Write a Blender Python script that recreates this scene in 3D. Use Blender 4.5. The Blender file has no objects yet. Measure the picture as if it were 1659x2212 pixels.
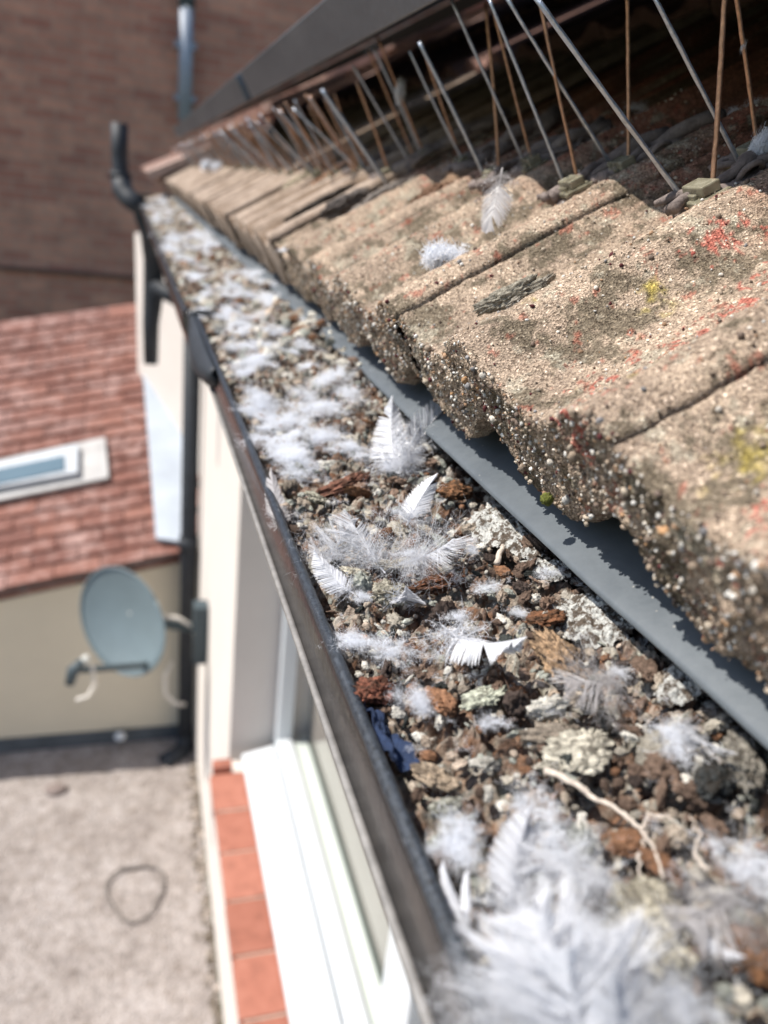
import bpy, math, random
import numpy as np
from mathutils import Vector, Matrix

# ------------------------------------------------------------------ camera, sky, sun, exposure
S = bpy.context.scene
C = S.collection
FPX, CX, CY = 1720.0, 829.5, 1106.0          # focal length / centre of the 1659 x 2212 view
AX = np.array([0.95487143, -0.00778784, 0.29691734])   # world X, Y, Z seen in camera axes (right, down, forward)
AY = np.array([-0.27670491, -0.38667082, 0.87972727])
AZ = np.array([0.1079581, -0.92218492, -0.37137585])
cam = bpy.data.cameras.new('camera')
camo = bpy.data.objects.new('camera', cam)
C.objects.link(camo)
camo.matrix_world = Matrix(((AX[0], -AX[1], -AX[2], 0), (AY[0], -AY[1], -AY[2], 0), (AZ[0], -AZ[1], -AZ[2], 0), (0, 0, 0, 1)))
cam.sensor_fit = 'HORIZONTAL'
cam.sensor_width = 36
cam.lens = 36 * FPX / 1659
cam.clip_start = 0.004
cam.clip_end = 400
cam.dof.use_dof = True
cam.dof.focus_distance = 0.208
cam.dof.aperture_fstop = 16
S.camera = camo

SUN = Vector((-0.57, 0.13, 0.80)).normalized()
w = bpy.data.worlds.new('World')
S.world = w
w.use_nodes = True
nt = w.node_tree
nt.nodes.clear()
sky = nt.nodes.new('ShaderNodeTexSky')
sky.sky_type = 'NISHITA'
sky.sun_disc = False
sky.sun_elevation = math.asin(SUN.z)
sky.sun_rotation = math.atan2(SUN.x, SUN.y)
bg = nt.nodes.new('ShaderNodeBackground')
bg.inputs[1].default_value = 0.12
wo = nt.nodes.new('ShaderNodeOutputWorld')
nt.links.new(sky.outputs[0], bg.inputs[0])
nt.links.new(bg.outputs[0], wo.inputs[0])
sl = bpy.data.lights.new('sun', 'SUN')
sl.energy = 4.8
sl.angle = math.radians(0.5)
sl.color = (1.0, 0.945, 0.87)
so = bpy.data.objects.new('sun', sl)
C.objects.link(so)
so.rotation_euler = SUN.to_track_quat('Z', 'Y').to_euler()
S.view_settings.view_transform = 'Standard'
S.view_settings.look = 'None'
S.view_settings.exposure = 0.56
S.view_settings.gamma = 1
S.view_settings.use_curve_mapping = False

R = random.Random(7)
NR = np.random.default_rng(11)

# ------------------------------------------------------------------ pixel helpers
def ray(px, py):
    r = np.array([px - CX, py - CY, FPX])
    return np.array([r @ AX, r @ AY, r @ AZ])
def at_z(px, py, z):
    r = ray(px, py); return Vector(r * z / r[2])
def at_y(px, py, y):
    r = ray(px, py); return Vector(r * y / r[1])
PITCH = math.radians(31)
EAVE = Vector((0.0825, 0, -0.039))
UPS = Vector((math.cos(PITCH), 0, math.sin(PITCH)))
NOR = Vector((-math.sin(PITCH), 0, math.cos(PITCH)))
def on_roof(px, py, off=0.0):
    r = Vector(ray(px, py)); t = ((EAVE + NOR * off) @ NOR) / (r @ NOR) if False else ((EAVE + NOR * off).dot(NOR)) / r.dot(NOR)
    return r * t
def roofpt(s, y, n=0.0):
    return EAVE + UPS * s + NOR * n + Vector((0, y, 0))
def lip_x(y):
    return float(np.interp(y, [-1, .60, .62, .7, 1.08, 1.6, 2.2, 3.2], [.043, .043, .036, .0345, .031, .025, .020, .016]))
def deb_z(x, y=0.0):
    return np.interp(x, [.03, .046, .07, .092, .104, .116, .15], [-.105, -.1015, -.0955, -.0880, -.0855, -.091, -.098])
def on_debris(px, py, off=0.0):
    r = ray(px, py); z = -.095
    for _ in range(12):
        x = r[0] * z / r[2]; z = float(deb_z(x)) + off
    return Vector(r * z / r[2])

# ------------------------------------------------------------------ numpy noise
def _h(ix, iy, iz, seed):
    n = (ix * 374761393 + iy * 668265263 + iz * 2147483647 + seed * 1274126177) & 0xffffffff
    n = ((n ^ (n >> 13)) * 1274126177) & 0xffffffff
    n = ((n ^ (n >> 16)) * 2246822519) & 0xffffffff
    return ((n ^ (n >> 15)) & 0xffffff) / float(0xffffff)
def vnoise(p, seed=0):
    i = np.floor(p).astype(np.int64); f = p - i; f = f * f * (3 - 2 * f)
    o = 0
    for dx in (0, 1):
        wx = f[:, 0] if dx else 1 - f[:, 0]
        for dy in (0, 1):
            wy = f[:, 1] if dy else 1 - f[:, 1]
            for dz in (0, 1):
                wz = f[:, 2] if dz else 1 - f[:, 2]
                o = o + wx * wy * wz * _h(i[:, 0] + dx, i[:, 1] + dy, i[:, 2] + dz, seed)
    return o
def fbm(p, scale, octs=4, seed=0, ridge=False, gain=.5):
    a, t, o = 1.0, 0.0, 0
    for k in range(octs):
        n = vnoise(p * scale * (2.03 ** k) + 17.3 * k, seed + k)
        if ridge: n = 1 - np.abs(2 * n - 1)
        o = o + a * n; t += a; a *= gain
    return o / t

# ------------------------------------------------------------------ mesh helpers
def mesh_np(name, V, F, mat, parent=None, col=None, smooth=True):
    """V (n,3), F (m,k) array of one polygon size."""
    V = np.asarray(V, dtype=np.float32); F = np.asarray(F, dtype=np.int32)
    me = bpy.data.meshes.new(name)
    me.vertices.add(len(V)); me.vertices.foreach_set('co', V.ravel())
    k = F.shape[1]
    me.loops.add(F.size); me.loops.foreach_set('vertex_index', F.ravel())
    me.polygons.add(len(F))
    me.polygons.foreach_set('loop_start', np.arange(0, F.size, k, dtype=np.int32))
    me.polygons.foreach_set('loop_total', np.full(len(F), k, dtype=np.int32))
    me.polygons.foreach_set('use_smooth', np.full(len(F), smooth, dtype=bool))
    if col is not None:
        a = me.color_attributes.new('Col', 'FLOAT_COLOR', 'POINT')
        c4 = np.ones((len(V), 4), dtype=np.float32); c4[:, :3] = col
        a.data.foreach_set('color', c4.ravel())
    me.update(calc_edges=True); me.validate()
    me.materials.append(mat)
    o = bpy.data.objects.new(name, me); C.objects.link(o)
    if parent: o.parent = parent
    return o
class MB:
    def __init__(s): s.v = []; s.f = []
    def add(s, v, f):
        b = len(s.v); s.v += [tuple(x) for x in v]; s.f += [tuple(i + b for i in q) for q in f]; return s
    def box(s, a, b):
        x0, y0, z0 = a; x1, y1, z1 = b
        return s.hexa([(x0, y0, z0), (x1, y0, z0), (x1, y1, z0), (x0, y1, z0), (x0, y0, z1), (x1, y0, z1), (x1, y1, z1), (x0, y1, z1)])
    def hexa(s, v):
        return s.add(v, [(0, 3, 2, 1), (4, 5, 6, 7), (0, 1, 5, 4), (1, 2, 6, 5), (2, 3, 7, 6), (3, 0, 4, 7)])
    def slab(s, quad, th):
        """quad of 4 points extruded by vector th"""
        q = [Vector(p) for p in quad]; th = Vector(th)
        return s.hexa([*q, *[p + th for p in q]])
    def tube(s, pts, r, n=12, cap=True):
        pts = [Vector(p) for p in pts]
        rs = r if isinstance(r, (list, tuple)) else [r] * len(pts)
        t0 = (pts[1] - pts[0]).normalized()
        u = t0.orthogonal().normalized(); rings = []
        for i, p in enumerate(pts):
            t = (pts[min(i + 1, len(pts) - 1)] - pts[max(i - 1, 0)]).normalized()
            u = (u - t * u.dot(t)).normalized(); w_ = t.cross(u)
            rings.append([p + (u * math.cos(2 * math.pi * k / n) + w_ * math.sin(2 * math.pi * k / n)) * rs[i] for k in range(n)])
        v = [q for rg in rings for q in rg]
        f = [(i * n + k, i * n + (k + 1) % n, (i + 1) * n + (k + 1) % n, (i + 1) * n + k) for i in range(len(pts) - 1) for k in range(n)]
        if cap: f += [tuple(range(n - 1, -1, -1)), tuple((len(pts) - 1) * n + k for k in range(n))]
        return s.add(v, f)
    def build(s, name, mat, parent=None, smooth=False, bevel=0.0, seg=2):
        me = bpy.data.meshes.new(name); me.from_pydata(s.v, [], s.f); me.update(); me.materials.append(mat)
        if smooth: me.polygons.foreach_set('use_smooth', [True] * len(me.polygons))
        o = bpy.data.objects.new(name, me); C.objects.link(o)
        if parent: o.parent = parent
        if bevel:
            m = o.modifiers.new('bevel', 'BEVEL'); m.width = bevel; m.segments = seg; m.limit_method = 'ANGLE'
        return o
def thing(name, label, cat, group=None, loc=(0, 0, 0)):
    o = bpy.data.objects.new(name, None); o.empty_display_size = .02; C.objects.link(o); o.location = loc
    return tag(o, label, cat, group)
def tag(o, label, cat, group=None):
    o['label'] = label; o['category'] = cat
    if group: o['group'] = group
    return o
def struct(o): o['kind'] = 'structure'; return o
def stuff(o): o['kind'] = 'stuff'; return o
def reparent(parts, root):
    """give parts built in world space to a thing whose base stands elsewhere"""
    for p in parts:
        p.parent = root; p.matrix_parent_inverse = Matrix.Translation(-root.location)

# ------------------------------------------------------------------ materials
class Mat:
    def __init__(s, name, rough=.8, color=(.5, .5, .5), metal=0.0, spec=.5):
        s.m = bpy.data.materials.new(name); s.m.use_nodes = True
        s.nt = s.m.node_tree; s.b = s.nt.nodes['Principled BSDF']
        s.b.inputs['Roughness'].default_value = rough; s.b.inputs['Metallic'].default_value = metal
        s.b.inputs['Base Color'].default_value = (*color, 1); s.b.inputs['Specular IOR Level'].default_value = spec
        s.tc = s.nt.nodes.new('ShaderNodeNewGeometry').outputs['Position']
    def n(s, t, **k):
        x = s.nt.nodes.new(t)
        for a, v in k.items():
            if a in x.inputs.keys(): x.inputs[a].default_value = v
            else: setattr(x, a, v)
        return x
    def l(s, a, b): s.nt.links.new(a, b)
    def noise(s, scale, detail=4, rough=.6, vec=None, stretch=None):
        x = s.n('ShaderNodeTexNoise', Scale=scale, Detail=detail, Roughness=rough)
        v = vec or s.tc
        if stretch:
            mp = s.n('ShaderNodeMapping'); mp.inputs['Scale'].default_value = stretch; s.l(v, mp.inputs[0]); v = mp.outputs[0]
        s.l(v, x.inputs['Vector']); return x.outputs['Fac']
    def voro(s, scale, feature='F1', out='Color'):
        x = s.n('ShaderNodeTexVoronoi', feature=feature, Scale=scale); s.l(s.tc, x.inputs['Vector']); return x.outputs[out]
    def ramp(s, fac, stops, interp='LINEAR'):
        x = s.n('ShaderNodeValToRGB'); cr = x.color_ramp; cr.interpolation = interp
        while len(cr.elements) < len(stops): cr.elements.new(.5)
        for e, (p, c) in zip(cr.elements, stops):
            e.position = p; e.color = (*c, 1) if len(c) == 3 else c
        s.l(fac, x.inputs[0]); return x.outputs[0]
    def mix(s, fac, a, b, mode='MIX'):
        x = s.n('ShaderNodeMix', data_type='RGBA', blend_type=mode)
        for i, v in ((0, fac), (6, a), (7, b)):
            if isinstance(v, (int, float)): x.inputs[i].default_value = v
            elif isinstance(v, tuple): x.inputs[i].default_value = (*v, 1)
            else: s.l(v, x.inputs[i])
        return x.outputs[2]
    def col(s, c): s.l(c, s.b.inputs['Base Color'])
    def attr(s): return s.n('ShaderNodeAttribute', attribute_name='Col').outputs['Color']
    def bump(s, h, dist, strength=1.0, prev=None):
        x = s.n('ShaderNodeBump', Distance=dist, Strength=strength); s.l(h, x.inputs['Height'])
        if prev: s.l(prev, x.inputs['Normal'])
        s.l(x.outputs[0], s.b.inputs['Normal']); return x.outputs[0]
    def roughmap(s, fac, lo, hi):
        x = s.n('ShaderNodeMapRange'); x.inputs[3].default_value = lo; x.inputs[4].default_value = hi
        s.l(fac, x.inputs[0]); s.l(x.outputs[0], s.b.inputs['Roughness'])

def simple(name, c, rough=.8, var=.15, scale=30, bump=0.0, bscale=None, metal=0, spec=.4, stretch=None):
    m = Mat(name, rough, c, metal, spec)
    f = m.noise(scale, 5, .65, stretch=stretch)
    m.col(m.ramp(f, [(.3, tuple(x * (1 - var) for x in c)), (.7, tuple(min(1, x * (1 + var)) for x in c))]))
    if bump: m.bump(m.noise(bscale or scale * 6, 4), bump)
    return m.m

# tile concrete: vertex colour carries stains, lichen and painted shade, the cells carry sand grains
m = Mat('tile_concrete', .95, spec=.2)
cells = m.voro(1750); sep = m.n('ShaderNodeSeparateColor'); m.l(cells, sep.inputs[0])
gr = m.ramp(sep.outputs[0], [(0, (.45, .41, .38)), (.14, (.76, .72, .68)), (.5, (1.0, .96, .92)), (.74, (1.14, 1.09, 1.03)), (.92, (1.35, 1.31, 1.27)), (.972, (2.0, 1.97, 1.95))], 'CONSTANT')
c2 = m.voro(2600); sp2 = m.n('ShaderNodeSeparateColor'); m.l(c2, sp2.inputs[0])
gr2 = m.ramp(sp2.outputs[1], [(0, (.55, .52, .5)), (.4, (.95, .92, .88)), (1, (1.35, 1.3, 1.22))])
x = m.mix(1.0, m.attr(), gr, 'MULTIPLY'); x = m.mix(.8, x, gr2, 'MULTIPLY'); m.col(x)
b1 = m.bump(m.voro(1750, out='Distance'), .0005, .9)
m.bump(m.noise(3000, 3), .00025, 1, b1)
M_TILE = m.m
m = Mat('tile_concrete_far', .95, spec=.2)
c = m.ramp(m.noise(60, 6, .75), [(.3, (.24, .19, .15)), (.5, (.335, .27, .215)), (.7, (.41, .335, .27))])
st = m.ramp(m.noise(14, 5, .7, stretch=(1, 2.2, 1)), [(.52, (1, 1, 1)), (.68, (.62, .55, .48))])
m.col(m.mix(1, c, st, 'MULTIPLY')); m.bump(m.noise(500, 4), .001)
M_TILE_FAR = m.m
m = Mat('tile_concrete_mid', .95, spec=.2)
c = m.ramp(m.noise(140, 6, .75), [(.3, (.27, .215, .17)), (.5, (.40, .32, .26)), (.7, (.50, .41, .335))])
m.col(m.mix(1, m.mix(1, c, m.attr(), 'MULTIPLY'), m.ramp(m.noise(700, 4, .7), [(.3, (.55,) * 3), (.7, (1.4,) * 3)]), 'MULTIPLY')); m.bump(m.noise(500, 4), .001)
M_TILE_MID = m.m
m = Mat('granule', .9, spec=.25); m.col(m.mix(1, m.attr(), m.ramp(m.noise(1800, 3), [(.3, (.65,) * 3), (.7, (1.2,) * 3)]), 'MULTIPLY')); m.bump(m.noise(4000, 2), .0002)
M_GRAN = m.m
m = Mat('debris', .92, spec=.25)
x = m.mix(1, m.attr(), m.ramp(m.noise(900, 5, .75), [(.28, (.35,) * 3), (.5, (.95,) * 3), (.72, (1.55,) * 3)]), 'MULTIPLY')
m.col(x); b1 = m.bump(m.noise(700, 4, .7), .0012, 1); m.bump(m.noise(2600, 4, .7), .0004, 1, b1)
M_DEB = m.m
m = Mat('crust', .85, spec=.3)
x = m.mix(m.ramp(m.noise(420, 5, .72), [(.45, (0,) * 3), (.53, (1,) * 3)]), (.13, .10, .075), (.66, .66, .62))
m.col(m.mix(1, x, m.ramp(m.noise(1800, 3), [(.3, (.6,) * 3), (.7, (1.15,) * 3)]), 'MULTIPLY')); m.bump(m.noise(650, 5, .75), .0016)
M_CRUST = m.m

def fibre(name, c, trans=.35):
    mm = bpy.data.materials.new(name); mm.use_nodes = True; n = mm.node_tree; n.nodes.clear()
    o = n.nodes.new('ShaderNodeOutputMaterial'); d = n.nodes.new('ShaderNodeBsdfDiffuse'); t = n.nodes.new('ShaderNodeBsdfTranslucent'); g = n.nodes.new('ShaderNodeBsdfGlossy')
    a = n.nodes.new('ShaderNodeMixShader'); b = n.nodes.new('ShaderNodeMixShader')
    d.inputs[0].default_value = (*c, 1); t.inputs[0].default_value = (*c, 1); g.inputs[0].default_value = (1, 1, 1, 1); g.inputs[1].default_value = .4
    a.inputs[0].default_value = trans; b.inputs[0].default_value = .05
    n.links.new(d.outputs[0], a.inputs[1]); n.links.new(t.outputs[0], a.inputs[2]); n.links.new(a.outputs[0], b.inputs[1]); n.links.new(g.outputs[0], b.inputs[2]); n.links.new(b.outputs[0], o.inputs[0])
    return mm
M_FEA = fibre('feather_white', (.74, .75, .78), .45)
M_FEAG = fibre('feather_grey', (.50, .48, .48))
M_DOWN = fibre('down_white', (.84, .86, .90), .45)
M_QUILL = simple('quill', (.75, .72, .66), .4, .1, 400)

m = Mat('gutter_plastic', .30, (.05, .055, .065), 0, .6)
d = m.noise(260, 6, .75); dd = m.ramp(d, [(.50, (0,) * 3), (.72, (1,) * 3)])
m.col(m.mix(dd, (.045, .05, .06), (.20, .20, .20))); m.roughmap(m.noise(90, 5, .7), .2, .5); m.bump(m.noise(900, 4), .0003)
M_GUT = m.m
m = Mat('gutter_face', .26, (.16, .16, .165), .35, .6)
d = m.noise(120, 6, .7, stretch=(1, .35, 1))
m.col(m.ramp(d, [(.35, (.028, .028, .032)), (.62, (.055, .048, .045)), (.82, (.15, .13, .12))])); m.roughmap(m.noise(60, 5, .7), .14, .34); m.bump(m.noise(260, 4), .0003)
M_GUTF = m.m
M_LIP = simple('dusty_lip', (.030, .036, .045), .32, .9, 1100, .00025, 2200)
M_EDGE = simple('worn_edge', (.20, .19, .18), .5, .3, 200)
m = Mat('eave_felt', .5, (.04, .05, .06), 0, .4)
sp = m.ramp(m.voro(380, out='Distance'), [(.05, (1,) * 3), (.11, (0,) * 3)])
bs = m.ramp(m.noise(45, 5, .7), [(.3, (.075, .088, .10)), (.7, (.115, .13, .142))])
m.col(m.mix(m.mix(m.ramp(m.noise(60, 2), [(.5, (0,) * 3), (.6, (.8,) * 3)]), (0, 0, 0), sp), bs, (.36, .34, .30))); m.roughmap(m.noise(120, 4), .38, .6); m.bump(m.noise(500, 3), .0001)
M_FELT = m.m
M_BLACK = simple('black_plastic', (.018, .022, .028), .6, .3, 20)
M_PIPE_GREY = simple('grey_pipe_paint', (.26, .30, .36), .5, .12, 6)
M_CREAM = simple('cream_render', (.62, .555, .43), .9, .04, 3, .001, 120)
M_REND = simple('pale_render', (.62, .575, .53), .85, .04, 4, .001, 150)
M_FLAT = None
m = Mat('gravel_roof', .95)
c = m.ramp(m.noise(5, 7, .72), [(.3, (.22, .19, .175)), (.5, (.315, .28, .26)), (.7, (.39, .355, .34))])
g = m.ramp(m.voro(90), [(0, (.55,) * 3), (.5, (1,) * 3), (1, (1.3,) * 3)]); g2 = m.ramp(m.noise(22, 6, .8), [(.32, (.62, .58, .54)), (.55, (1.05,) * 3)])
m.col(m.mix(1, m.mix(.75, c, g, 'MULTIPLY'), g2, 'MULTIPLY')); m.bump(m.voro(90, out='Distance'), .008)
M_FLAT = m.m
M_DARKF = simple('bitumen_upstand', (.075, .085, .095), .7, .25, 12, .002, 60)
M_WHITE = simple('white_upvc', (.56, .59, .61), .28, .03, 3, spec=.5)
M_WHITE2 = simple('shaded_upvc_bead', (.46, .50, .47), .4, .04, 3)  # darker copy of the white uPVC, shade put into its colour
M_GASK = simple('gasket', (.06, .08, .07), .6, .1, 20)
m = Mat('window_glass', .02, (.10, .11, .10), 0, .9); m.col(m.ramp(m.noise(1.5, 2), [(.4, (.20, .18, .16)), (.6, (.27, .245, .22))])); m.b.inputs['IOR'].default_value = 1.9; M_GLASS = m.m  # beige of a lit room put into the glass colour
m = Mat('quarry_tile', .62)
oi = m.n('ShaderNodeObjectInfo').outputs['Random']
c = m.ramp(oi, [(0, (.27, .095, .06)), (.5, (.33, .12, .078)), (1, (.39, .155, .105))]); m.col(m.mix(.6, c, m.ramp(m.noise(28, 6, .7), [(.32, (.55, .55, .55)), (.5, (.95,) * 3), (.7, (1.1, 1.25, 1.35))]), 'MULTIPLY')); m.bump(m.noise(90, 4), .001)
M_QUAR = m.m
m = Mat('red_tile', .85)
oi = m.n('ShaderNodeObjectInfo').outputs['Random']
c = m.ramp(oi, [(0, (.135, .052, .038)), (.5, (.18, .072, .052)), (1, (.225, .097, .07))])
li = m.ramp(m.noise(6.0, 8, .85), [(.48, (0,) * 3), (.62, (.8,) * 3)])
m.col(m.mix(li, m.mix(.7, c, m.ramp(m.noise(30, 5, .7), [(.3, (.6,) * 3), (.7, (1.3,) * 3)]), 'MULTIPLY'), (.38, .25, .22))); m.bump(m.noise(120, 4), .003)
M_RED = m.m
m = Mat('brown_brick', .92)
mp = m.n('ShaderNodeMapping'); mp.inputs['Rotation'].default_value = (math.radians(90), 0, 0); m.l(m.tc, mp.inputs[0])
br = m.n('ShaderNodeTexBrick', Scale=1.0); br.inputs['Brick Width'].default_value = .225; br.inputs['Row Height'].default_value = .075; br.inputs['Mortar Size'].default_value = .007
br.inputs['Color1'].default_value = (.36, .165, .12, 1); br.inputs['Color2'].default_value = (.50, .27, .19, 1); br.inputs['Mortar'].default_value = (.38, .26, .20, 1)
m.l(mp.outputs[0], br.inputs['Vector'])
m.col(m.mix(.8, br.outputs['Color'], m.ramp(m.noise(3.5, 8, .75), [(.3, (.62, .6, .6)), (.7, (1.3, 1.22, 1.15))]), 'MULTIPLY'))
m.bump(br.outputs['Fac'], .01, -1)
M_BRICK = m.m
M_LEAD = simple('lead_flashing', (.34, .38, .43), .5, .15, 5)
M_FLASHP = simple('painted_flashing', (.40, .39, .38), .6, .18, 9, .003, 60)
M_LEADW = simple('skylight_frame', (.42, .45, .48), .5, .12, 8)
M_DISH = simple('dish_paint', (.135, .175, .19), .45, .08, 6)
M_DARKM = simple('dark_metal', (.05, .07, .08), .5, .2, 10)
M_CABLE = simple('white_cable', (.62, .58, .52), .5, .1, 10)
m = Mat('panel_frame', .42, (.15, .165, .175), .5); m.col(m.ramp(m.noise(18, 5, .6, stretch=(1, .3, 1)), [(.3, (.10, .115, .13)), (.7, (.17, .185, .20))])); m.bump(m.noise(200, 3), .0004)
M_FRAME = m.m
M_PV = simple('panel_glass', (.01, .014, .03), .08, .3, 3)
M_BACK = simple('panel_back', (.03, .03, .03), .8, .1, 5)
M_WIREB = simple('warm_steel_wire', (.50, .30, .20), .38, .3, 500, .0002, 1500, metal=.85)  # steel wire, warm reflections put into the metal colour
M_WIREG = simple('steel_wire', (.46, .50, .56), .34, .25, 500, .0002, 1500, metal=.85)  # same steel, cold reflections put into the metal colour
m = Mat('clip_plastic', .22, (.62, .58, .36), 0, .6); m.b.inputs['Transmission Weight'].default_value = .55; m.b.inputs['Roughness'].default_value = .25; m.b.inputs['IOR'].default_value = 1.45
m.col(m.ramp(m.noise(200, 4), [(.3, (.18, .15, .11)), (.5, (.42, .39, .28)), (.75, (.66, .62, .48))])); M_CLIP = m.m
m = Mat('old_sealant', .8); m.col(m.ramp(m.noise(300, 6, .7), [(.3, (.11, .085, .075)), (.7, (.26, .21, .19))])); m.bump(m.noise(900, 5, .7, stretch=(1, 1, .3)), .0007); M_SEAL = m.m
M_MOSS = simple('moss', (.10, .11, .02), .95, .5, 900, .0005, 2000)
M_GROUND = simple('garden_ground', (.10, .11, .06), .95, .3, 1)
M_WOOD = simple('fascia_paint', (.68, .66, .62), .6, .05, 5)

# ------------------------------------------------------------------ setting
g = MB(); g.add([(-60, -60, -6), (60, -60, -6), (60, 90, -6), (-60, 90, -6)], [(0, 1, 2, 3)]); struct(g.build('ground', M_GROUND))
fr = MB(); fr.box((-5, -3.0, -2.76), (.255, 3.28, -2.56)); struct(fr.build('flat_roof', M_FLAT))

# ------------------------------------------------------------------ house: wall, window, sills
WX, SZ = .26, -1.60
house = thing('house', 'pale rendered house wall with a deep white window under the gutter', 'house')
mb = MB()
mb.box((WX, 1.95, -2.56), (.70, 3.277, -.26)); mb.build('wall_pier', M_REND, house)
mb = MB(); mb.box((WX, -2.5, -2.56), (.62, 1.948, SZ - .03)); mb.build('wall_below_window', M_REND, house)
mb = MB(); mb.box((WX, -2.5, SZ - .028), (.62, -.9, -.26)); mb.build('wall_pier', M_REND, house)
mb = MB(); mb.box((WX, -.898, -.42), (.62, 1.948, -.26)); mb.build('lintel', M_REND, house)
mb = MB(); mb.box((.17, -2.5, -.20), (.185, 3.25, -.06)); mb.build('fascia_board', M_WOOD, house)
mb = MB(); mb.box((.187, -2.5, -.258), (.62, 3.25, -.245)); mb.build('soffit', M_WOOD, house)
for i in range(20):
    y0 = 1.86 - .15 * i
    mb = MB(); mb.box((.196 + R.uniform(-.002, .002), y0 - .144, SZ - .028), (.296, y0, SZ + R.uniform(-.0015, .0015)))
    mb.build('quarry_tile', M_QUAR, house, bevel=.003)
mb = MB(); mb.box((.203, -1.14, SZ - .026), (.296, 1.862, SZ - .004)); mb.build('mortar_bed', simple('mortar', (.34, .27, .22), .95, .2, 40), house)
mb = MB(); mb.box((.205, 1.8625, SZ - .02), (.26, 1.90, SZ + .02)); mb.build('quarry_tile', M_QUAR, house, bevel=.003)
win = MB().box((.39, 1.90, SZ + .02), (.438, 1.946, -.43)).build('window', M_WHITE, house, bevel=.006)
MB().hexa([(.292, -.9, SZ + .004), (.388, -.9, SZ + .004), (.388, 1.915, SZ + .004), (.292, 1.915, SZ + .004), (.292, -.9, SZ + .018), (.388, -.9, SZ + .04), (.388, 1.915, SZ + .04), (.292, 1.915, SZ + .018)]).build('sill', M_WHITE, win, bevel=.004)
MB().box((.389, -.9, SZ + .0415), (.438, 1.899, SZ + .075)).build('frame', M_WHITE, win, bevel=.012, seg=4)
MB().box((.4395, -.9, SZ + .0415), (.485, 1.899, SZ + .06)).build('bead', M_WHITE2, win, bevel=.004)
MB().box((.4865, -.9, SZ + .0415), (.492, 1.899, SZ + .064)).build('gasket', M_GASK, win)
MB().box((.3885, 1.901, SZ + .0), (.45, 1.9475, SZ + .019)).build('gasket', M_GASK, win)
MB().box((.493, -.9, SZ + .0405), (.498, 1.945, -.43)).build('pane', M_GLASS, win)
MB().box((.455, .965, SZ + .077), (.4925, 1.03, -.43)).build('mullion', M_WHITE, win, bevel=.01, seg=3)
MB().box((.447, .875, SZ + .077), (.4925, .955, -.43)).build('casement_edge', M_WHITE, win, bevel=.006)

# black downpipe at the corner, swan neck, thin upright pipe
dp = thing('downpipe', 'black downpipe standing at the inner corner beside the satellite dish', 'downpipe', loc=(.215, 3.2, -2.56))
a, b = at_y(412, 700, 3.18), at_y(399, 1580, 3.18)
b = Vector((.213, 3.18, -2.53)); a = Vector((.213, 3.18, -.35))
parts = [MB().tube([a, b], .034, 20).build('pipe', M_BLACK, smooth=True),
         MB().tube([b + Vector((0, 0, .05)), b + Vector((0, 0, -.0)), b + Vector((-.02, -.04, -.02)), b + Vector((-.10, -.10, -.022))], .04, 16).build('shoe', M_BLACK, smooth=True),
         MB().tube([b + Vector((0, 0, 1.02)), b + Vector((0, 0, 1.08))], .041, 20).build('collar', M_BLACK, smooth=True)]
reparent(parts, dp)
sn = thing('swan_neck_pipe', 'black swan neck pipe bending under the far end of the gutter', 'pipe', loc=tuple(at_y(325, 790, 2.6)))
parts = [MB().tube([at_y(303, 450, 2.45), at_y(322, 500, 2.5), at_y(332, 560, 2.6), at_y(331, 640, 2.6), at_y(326, 700, 2.6), at_y(326, 785, 2.6)], [.022, .026, .03, .03, .025, .022], 16).build('pipe', M_BLACK, smooth=True),
         MB().tube([at_y(330, 615, 2.6), at_y(360, 632, 2.55), at_y(400, 655, 2.5)], [.026, .024, .024], 14).build('branch', M_BLACK, smooth=True),
         MB().tube([at_y(345, 540, 2.6), at_y(372, 600, 2.5), at_y(384, 650, 2.5)], [.012, .012, .012], 10).build('brace', M_BLACK, smooth=True)]
reparent(parts, sn)
vp = thing('vent_pipe', 'thin black pipe standing upright at the far end of the gutter', 'pipe', loc=tuple(at_y(265, 420, 2.5)))
q = [at_y(258, 266, 2.5), at_y(259, 330, 2.5), at_y(261, 385, 2.5), at_y(265, 412, 2.48), at_y(280, 430, 2.46), at_y(306, 448, 2.42)]
parts = [MB().tube(q[:4], .0225, 16).build('pipe', M_BLACK, smooth=True),
         MB().tube(q[2:], [.027, .028, .027, .024], 16).build('elbow', M_BLACK, smooth=True),
         MB().tube([at_y(260, 372, 2.5), at_y(260, 385, 2.5)], .029, 16).build('collar', M_BLACK, smooth=True)]
reparent(parts, vp)

# ------------------------------------------------------------------ neighbour: cream wall, red roof, skylight
DW = 3.28
nb = thing('neighbour_house', 'cream neighbouring house with a red tiled lean-to roof', 'house')
eL, eR = at_y(-260, 1352, DW), at_y(392, 1214, DW)
sl_e = (eR.z - eL.z) / (eR.x - eL.x)
def eave_z(x): return eR.z + (x - eR.x) * sl_e
XL = -2.6
mb = MB(); mb.hexa([(XL, DW, -2.56), (.60, DW, -2.56), (.60, DW + .2, -2.56), (XL, DW + .2, -2.56), (XL, DW, eave_z(XL) - .004), (.60, DW, eave_z(.6) - .004), (.60, DW + .2, eave_z(.6) - .004), (XL, DW + .2, eave_z(XL) - .004)])
mb.build('wall', M_CREAM, nb)
mb = MB(); mb.hexa([(XL, DW - .02, -2.558), (.25, DW - .02, -2.558), (.25, DW - .002, -2.558), (XL, DW - .002, -2.558), (XL, DW - .012, -2.48), (.25, DW - .012, -2.495), (.25, DW - .002, -2.495), (XL, DW - .002, -2.48)])
mb.build('bitumen_upstand', M_DARKF, nb)
RP = math.radians(27)
RU = Vector((0, math.cos(RP), math.sin(RP))); RN = Vector((0, -math.sin(RP), math.cos(RP)))
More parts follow.
